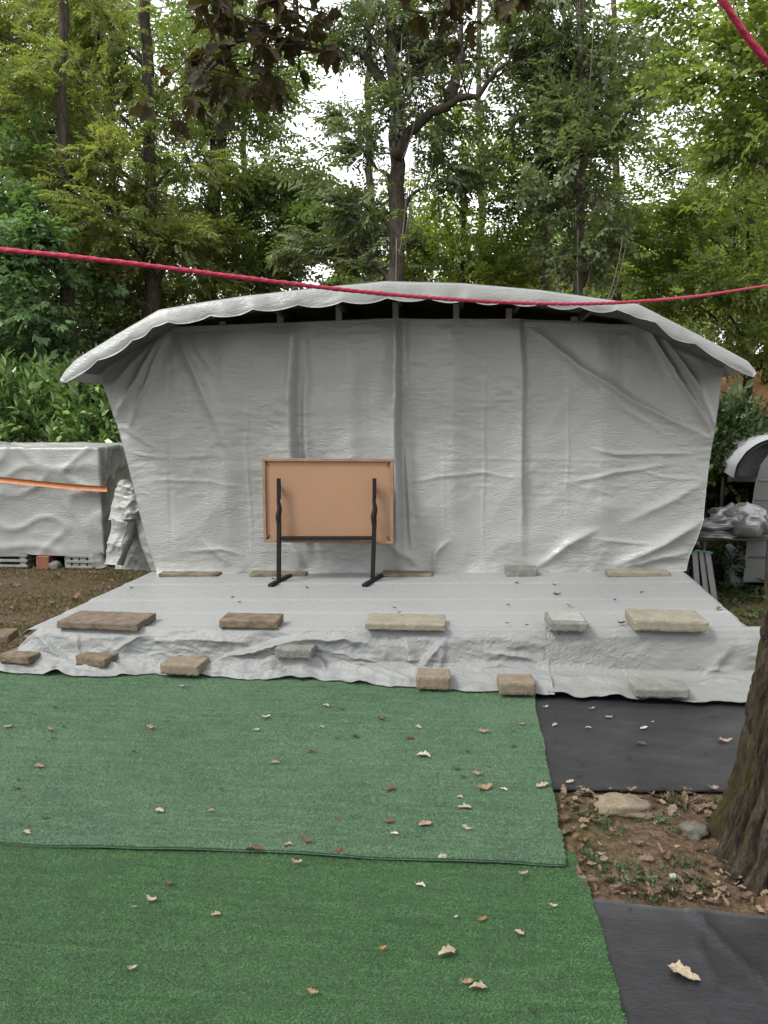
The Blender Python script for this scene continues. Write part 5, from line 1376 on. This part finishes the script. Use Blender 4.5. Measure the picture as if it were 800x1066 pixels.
# ------------------------------------------------------------------ single fallen leaves
FL = {'pale': (.50, .40, .29), 'tan': (.38, .25, .15), 'brown': (.17, .095, .055), 'red': (.22, .075, .04), 'white': (.62, .56, .47), 'pink': (.46, .30, .22), 'dark': (.045, .038, .028), 'green': (.085, .095, .04), 'orange': (.42, .20, .085)}
FM = {}
for k, c in FL.items():
    a = N('dry_leaf_' + k); n_ = a.noise((120,) * 3, 3); a.col(a.ramp(n_, [(.3, tuple(x * .26 for x in c)), (.7, tuple(min(1, x * .50) for x in c))])); a.set(Roughness=.8, Specular_IOR_Level=.2); FM[k] = a.m
LEAFMESH = {}
def fallen(px, py, size, colr, label, z=.045, curl=None, rz=None, group='fallen leaves on the mats'):
    r = random.Random(int(px * 13 + py * 7)); k = r.randrange(6) if curl is None else curl
    p = onz(px, py, z)
    key = (k, colr)
    if key not in LEAFMESH:
        v, _, _ = oakleaf(1, 4, .60, (.1, .25, .45, -.2, .6, .75)[k], 500 + k); v[:, 0] -= .5; v[:, 2] -= v[:, 2].min()
        me = bpy.data.meshes.new('fallen_leaf'); me.from_pydata(v.tolist(), [], LFQ.tolist()); me.update(); me.materials.append(FM[colr])
        me.polygons.foreach_set('use_smooth', np.ones(len(me.polygons), dtype=bool)); LEAFMESH[key] = me
    o = bpy.data.objects.new('fallen_leaf', LEAFMESH[key]); COL.objects.link(o)
    s = size * p[1] / 801 * 1.08
    o.location = p; o.scale = (s, s * 1.1, s); o.rotation_euler = (r.uniform(-.12, .12), r.uniform(-.10, .10), r.uniform(-.7, .7) + (3.14 if r.random() < .5 else 0) if rz is None else rz)
    return tag(o, label, 'leaf', group)
U, Lw, Mb = .037, .027, .018
leaf_tab = [
 # faded upper turf mat
 (190, 715, 9, 'pale', U, 'pale leaf close to the stage hem, just below the tan blotched block'),
 (8, 757, 10, 'pale', U, 'pale flat leaf at the photo edge on the faded turf mat'),
 (52, 760, 9, 'tan', U, 'tan leaf near the photo edge, beside tiny dark crumbs'),
 (41, 798, 11, 'tan', U, 'upright tan leaf near the photo edge on the faded turf mat'),
 (18, 821, 10, 'brown', U, 'brown leaf near the photo edge, below the upright tan leaf'),
 (47, 851, 9, 'green', U, 'dark green twig-like leaf above the mats seam near the photo edge'),
 (28, 867, 12, 'pale', U, 'smooth pale oval leaf just above the mats seam near the photo edge'),
 (157, 758, 13, 'tan', U, 'wide tan leaf below the two brown hem blocks'),
 (174, 750, 7, 'brown', U, 'little brown leaf next to the wide tan leaf'),
 (166, 844, 13, 'pale', U, 'pale leaf with torn lobes alone on the left half of the faded mat'),
 (220, 844, 7, 'tan', U, 'little tan leaf halfway along the faded mat, right of the torn-lobed leaf'),
 (277, 747, 10, 'white', U, 'whitish star-shaped leaf below the grey-beige hem block'),
 (267, 760, 8, 'pale', U, 'flat pale leaf just below the whitish star-shaped one'),
 (287, 794, 10, 'tan', U, 'folded tan leaf standing up on the faded mat below the display board'),
 (324, 782, 10, 'brown', U, 'brown leaf with pale edge below the display board'),
 (336, 757, 7, 'pale', U, 'small pale leaf above the brown pale-edged leaf'),
 (339, 735, 9, 'pale', U, 'slim pale leaf near the hem, below the middle of the stage'),
 (370, 767, 9, 'dark', U, 'blackish curled leaf in the middle of the faded mat'),
 (398, 749, 11, 'brown', U, 'brown and tan leaf above the blackish curled leaf'),
 (265, 885, 19, 'brown', U, 'long dark brown curled leaf close above the mats seam'),
 (300, 880, 11, 'tan', U, 'tan leaf standing next to the long dark brown curled leaf'),
 (319, 876, 15, 'brown', U, 'wavy brown leaf next to the standing tan leaf above the seam'),
 (309, 898, 14, 'pink', U, 'pinkish tan leaf right on the mats seam below the wavy brown leaf'),
 (353, 886, 11, 'red', U, 'reddish brown leaf above the seam, between wavy leaf and pale leaf'),
 (351, 852, 6, 'red', U, 'tiny reddish leaf alone above the reddish brown leaf'),
 (405, 856, 12, 'red', U, 'orange-red lobed leaf left of the large pale pink leaf'),
 (407, 822, 12, 'red', U, 'dark red upright leaf in the middle of the faded mat'),
 (411, 868, 9, 'white', U, 'small whitish leaf below the orange-red lobed leaf'),
 (443, 858, 16, 'pink', U, 'large pale pink leaf in the middle of the faded mat'),
 (434, 870, 6, 'brown', U, 'little brown leaf below the large pale pink leaf'),
 (486, 863, 13, 'pale', U, 'slanted pale leaf right of the large pale pink leaf'),
 (461, 892, 11, 'white', U, 'whitish rounded leaf above the seam right of centre'),
 (484, 841, 15, 'pale', U, 'wide pale leaf below the long slender tan leaf'),
 (479, 830, 7, 'pale', U, 'little pale leaf just above the wide pale leaf'),
 (504, 821, 18, 'tan', U, 'long slender tan leaf right of the middle of the faded mat'),
 (525, 822, 9, 'white', U, 'whitish leaf to the right of the long slender tan leaf'),
 (497, 806, 12, 'tan', U, 'lumpy tan leaf above the long slender tan leaf'),
 (509, 798, 6, 'brown', U, 'tiny brown leaf beside the lumpy tan leaf'),
 (475, 800, 10, 'green', U, 'dark greenish leaf left of the lumpy tan leaf'),
 (482, 809, 6, 'dark', U, 'blackish crumb-sized leaf below the dark greenish leaf'),
 (441, 787, 15, 'white', U, 'long whitish leaf in the upper middle of the faded mat'),
 (436, 757, 8, 'pale', U, 'pale leaf below the gap between the two tan hem blocks'),
 (427, 768, 10, 'red', U, 'reddish tan leaf below the upright tan hem block'),
 (503, 762, 12, 'tan', U, 'ragged two-tone tan leaf below the hem block where tarpaulins meet'),
 (535, 777, 8, 'green', U, 'greenish brown leaf near the right edge of the faded mat'),
 (543, 754, 7, 'tan', U, 'tan leaf near the far right corner of the faded mat'),
 (534, 761, 5, 'brown', U, 'tiny brown leaf next to the tan leaf at the far mat corner'),
 (565, 818, 15, 'pale', U, 'pale leaf overhanging the right edge of the faded turf mat'),
 (545, 910, 12, 'pink', U, 'pinkish lobed leaf on the seam near the mat corner'),
 # vivid lower turf mat
 (176, 920, 11, 'brown', Lw, 'standing brown leaf below the seam on the vivid mat'),
 (158, 937, 15, 'pale', Lw, 'pale tan leaf below the standing brown leaf on the vivid mat'),
 (140, 944, 6, 'pale', Lw, 'tiny pale leaf left of the pale tan leaf on the vivid mat'),
 (225, 952, 11, 'pink', Lw, 'pinkish tan leaf right of the pale tan leaf on the vivid mat'),
 (138, 1008, 11, 'pale', Lw, 'lone pale leaf low on the left of the vivid mat'),
 (438, 922, 11, 'white', Lw, 'whitish leaf just below the seam on the vivid mat'),
 (398, 988, 10, 'orange', Lw, 'small orange leaf in the middle of the vivid mat'),
 (325, 1034, 15, 'tan', Lw, 'flat narrow tan leaf low in the middle of the vivid mat'),
 (466, 992, 22, 'pale', Lw, 'large slanting pale leaf in the middle of the vivid mat'),
 (486, 1023, 15, 'tan', Lw, 'tan leaf touching the big pale curled leaf near the bottom'),
 (498, 1029, 20, 'pale', Lw, 'big pale curled leaf near the bottom of the vivid mat'),
 (541, 971, 12, 'pale', Lw, 'pale folded leaf on the right side of the vivid mat'),
 (502, 958, 12, 'orange', Lw, 'slim orange leaf left of the pale folded leaf on the vivid mat'),
 (474, 955, 7, 'pale', Lw, 'small round pale leaf left of the slim orange leaf'),
 (554, 1053, 9, 'dark', Lw, 'dark leaf near the bottom of the vivid mat'),
 (576, 943, 9, 'pale', Lw, 'thin pale leaf near the right edge of the vivid mat'),
 # black sheets
 (568, 736, 6, 'white', Mb, 'whitish speck-like leaf at the far corner of the black sheet beside the turf'),
 (616, 738, 7, 'pale', Mb, 'pale leaf close to the hem on the far black sheet'),
 (634, 747, 8, 'pale', Mb, 'flat pale leaf below the hem in the middle of the far black sheet'),
 (613, 758, 7, 'white', Mb, 'whitish leaf near the stain on the far black sheet'),
 (578, 755, 7, 'pale', Mb, 'pale leaf on the far black sheet nearest the turf edge'),
 (671, 758, 9, 'white', Mb, 'bright white leaf in the middle of the far black sheet'),
 (679, 752, 5, 'pale', Mb, 'tiny pale leaf beside the bright white leaf'),
 (668, 775, 11, 'brown', Mb, 'flat brown leaf below the bright white leaf on the black sheet'),
 (755, 772, 14, 'pink', Mb, 'pinkish leaf on the far black sheet nearest the oak'),
 (594, 814, 10, 'pale', Mb, 'pale leaf near the front edge of the far black sheet'),
]
fallen(712, 1015, 33, 'pale', 'big pale curled leaf alone on the creased black sheet', .013, 1, -.55)
for px, py, s, c, z, lab in leaf_tab: fallen(px, py, s, c, lab, z)
for px, py in ((58, 737), (67, 757), (56, 769), (20, 812), (357, 739), (487, 783), (351, 769), (140, 783), (230, 822)):
    fallen(px, py, 6, 'dark', 'tiny blackish leaf crumb on the faded turf mat', U, 4, group='dark crumbs on the faded turf mat')
for px, py in ((606, 796), (603, 808), (655, 788), (578, 742), (741, 746), (735, 785), (640, 745)):
    fallen(px, py, 5, 'dark', 'tiny blackish leaf crumb on the far black sheet', Mb, 4, group='dark crumbs on the far black sheet')
for px, py in ((137, 612), (242, 622), (250, 627), (285, 603), (320, 612), (411, 633), (416, 638), (529, 630), (528, 649), (549, 651), (538, 607), (577, 609), (668, 617), (640, 625)):
    p = deck_p(px, py); fallen(px, py, 5, 'dark', 'tiny dark leaf crumb on the stage tarpaulin', float(dz(p[0])) + .012, 4, group='dark crumbs on the stage tarpaulin')
for px, py, s, c, lab in ((580, 619, 9, 'green', 'curled greenish leaf on the stage above the square pale-topped tile'), (647, 649, 9, 'dark', 'dark curled leaf on the stage between tile and thick sandy slab'), (749, 634, 8, 'brown', 'brown leaf on the stage near the end facing the caravan'), (593, 631, 8, 'pale', 'faint pale leaf on the stage below the curled greenish leaf')):
    p = deck_p(px, py); fallen(px, py, s, c, lab, float(dz(p[0])) + .010, group='leaves on the stage tarpaulin')
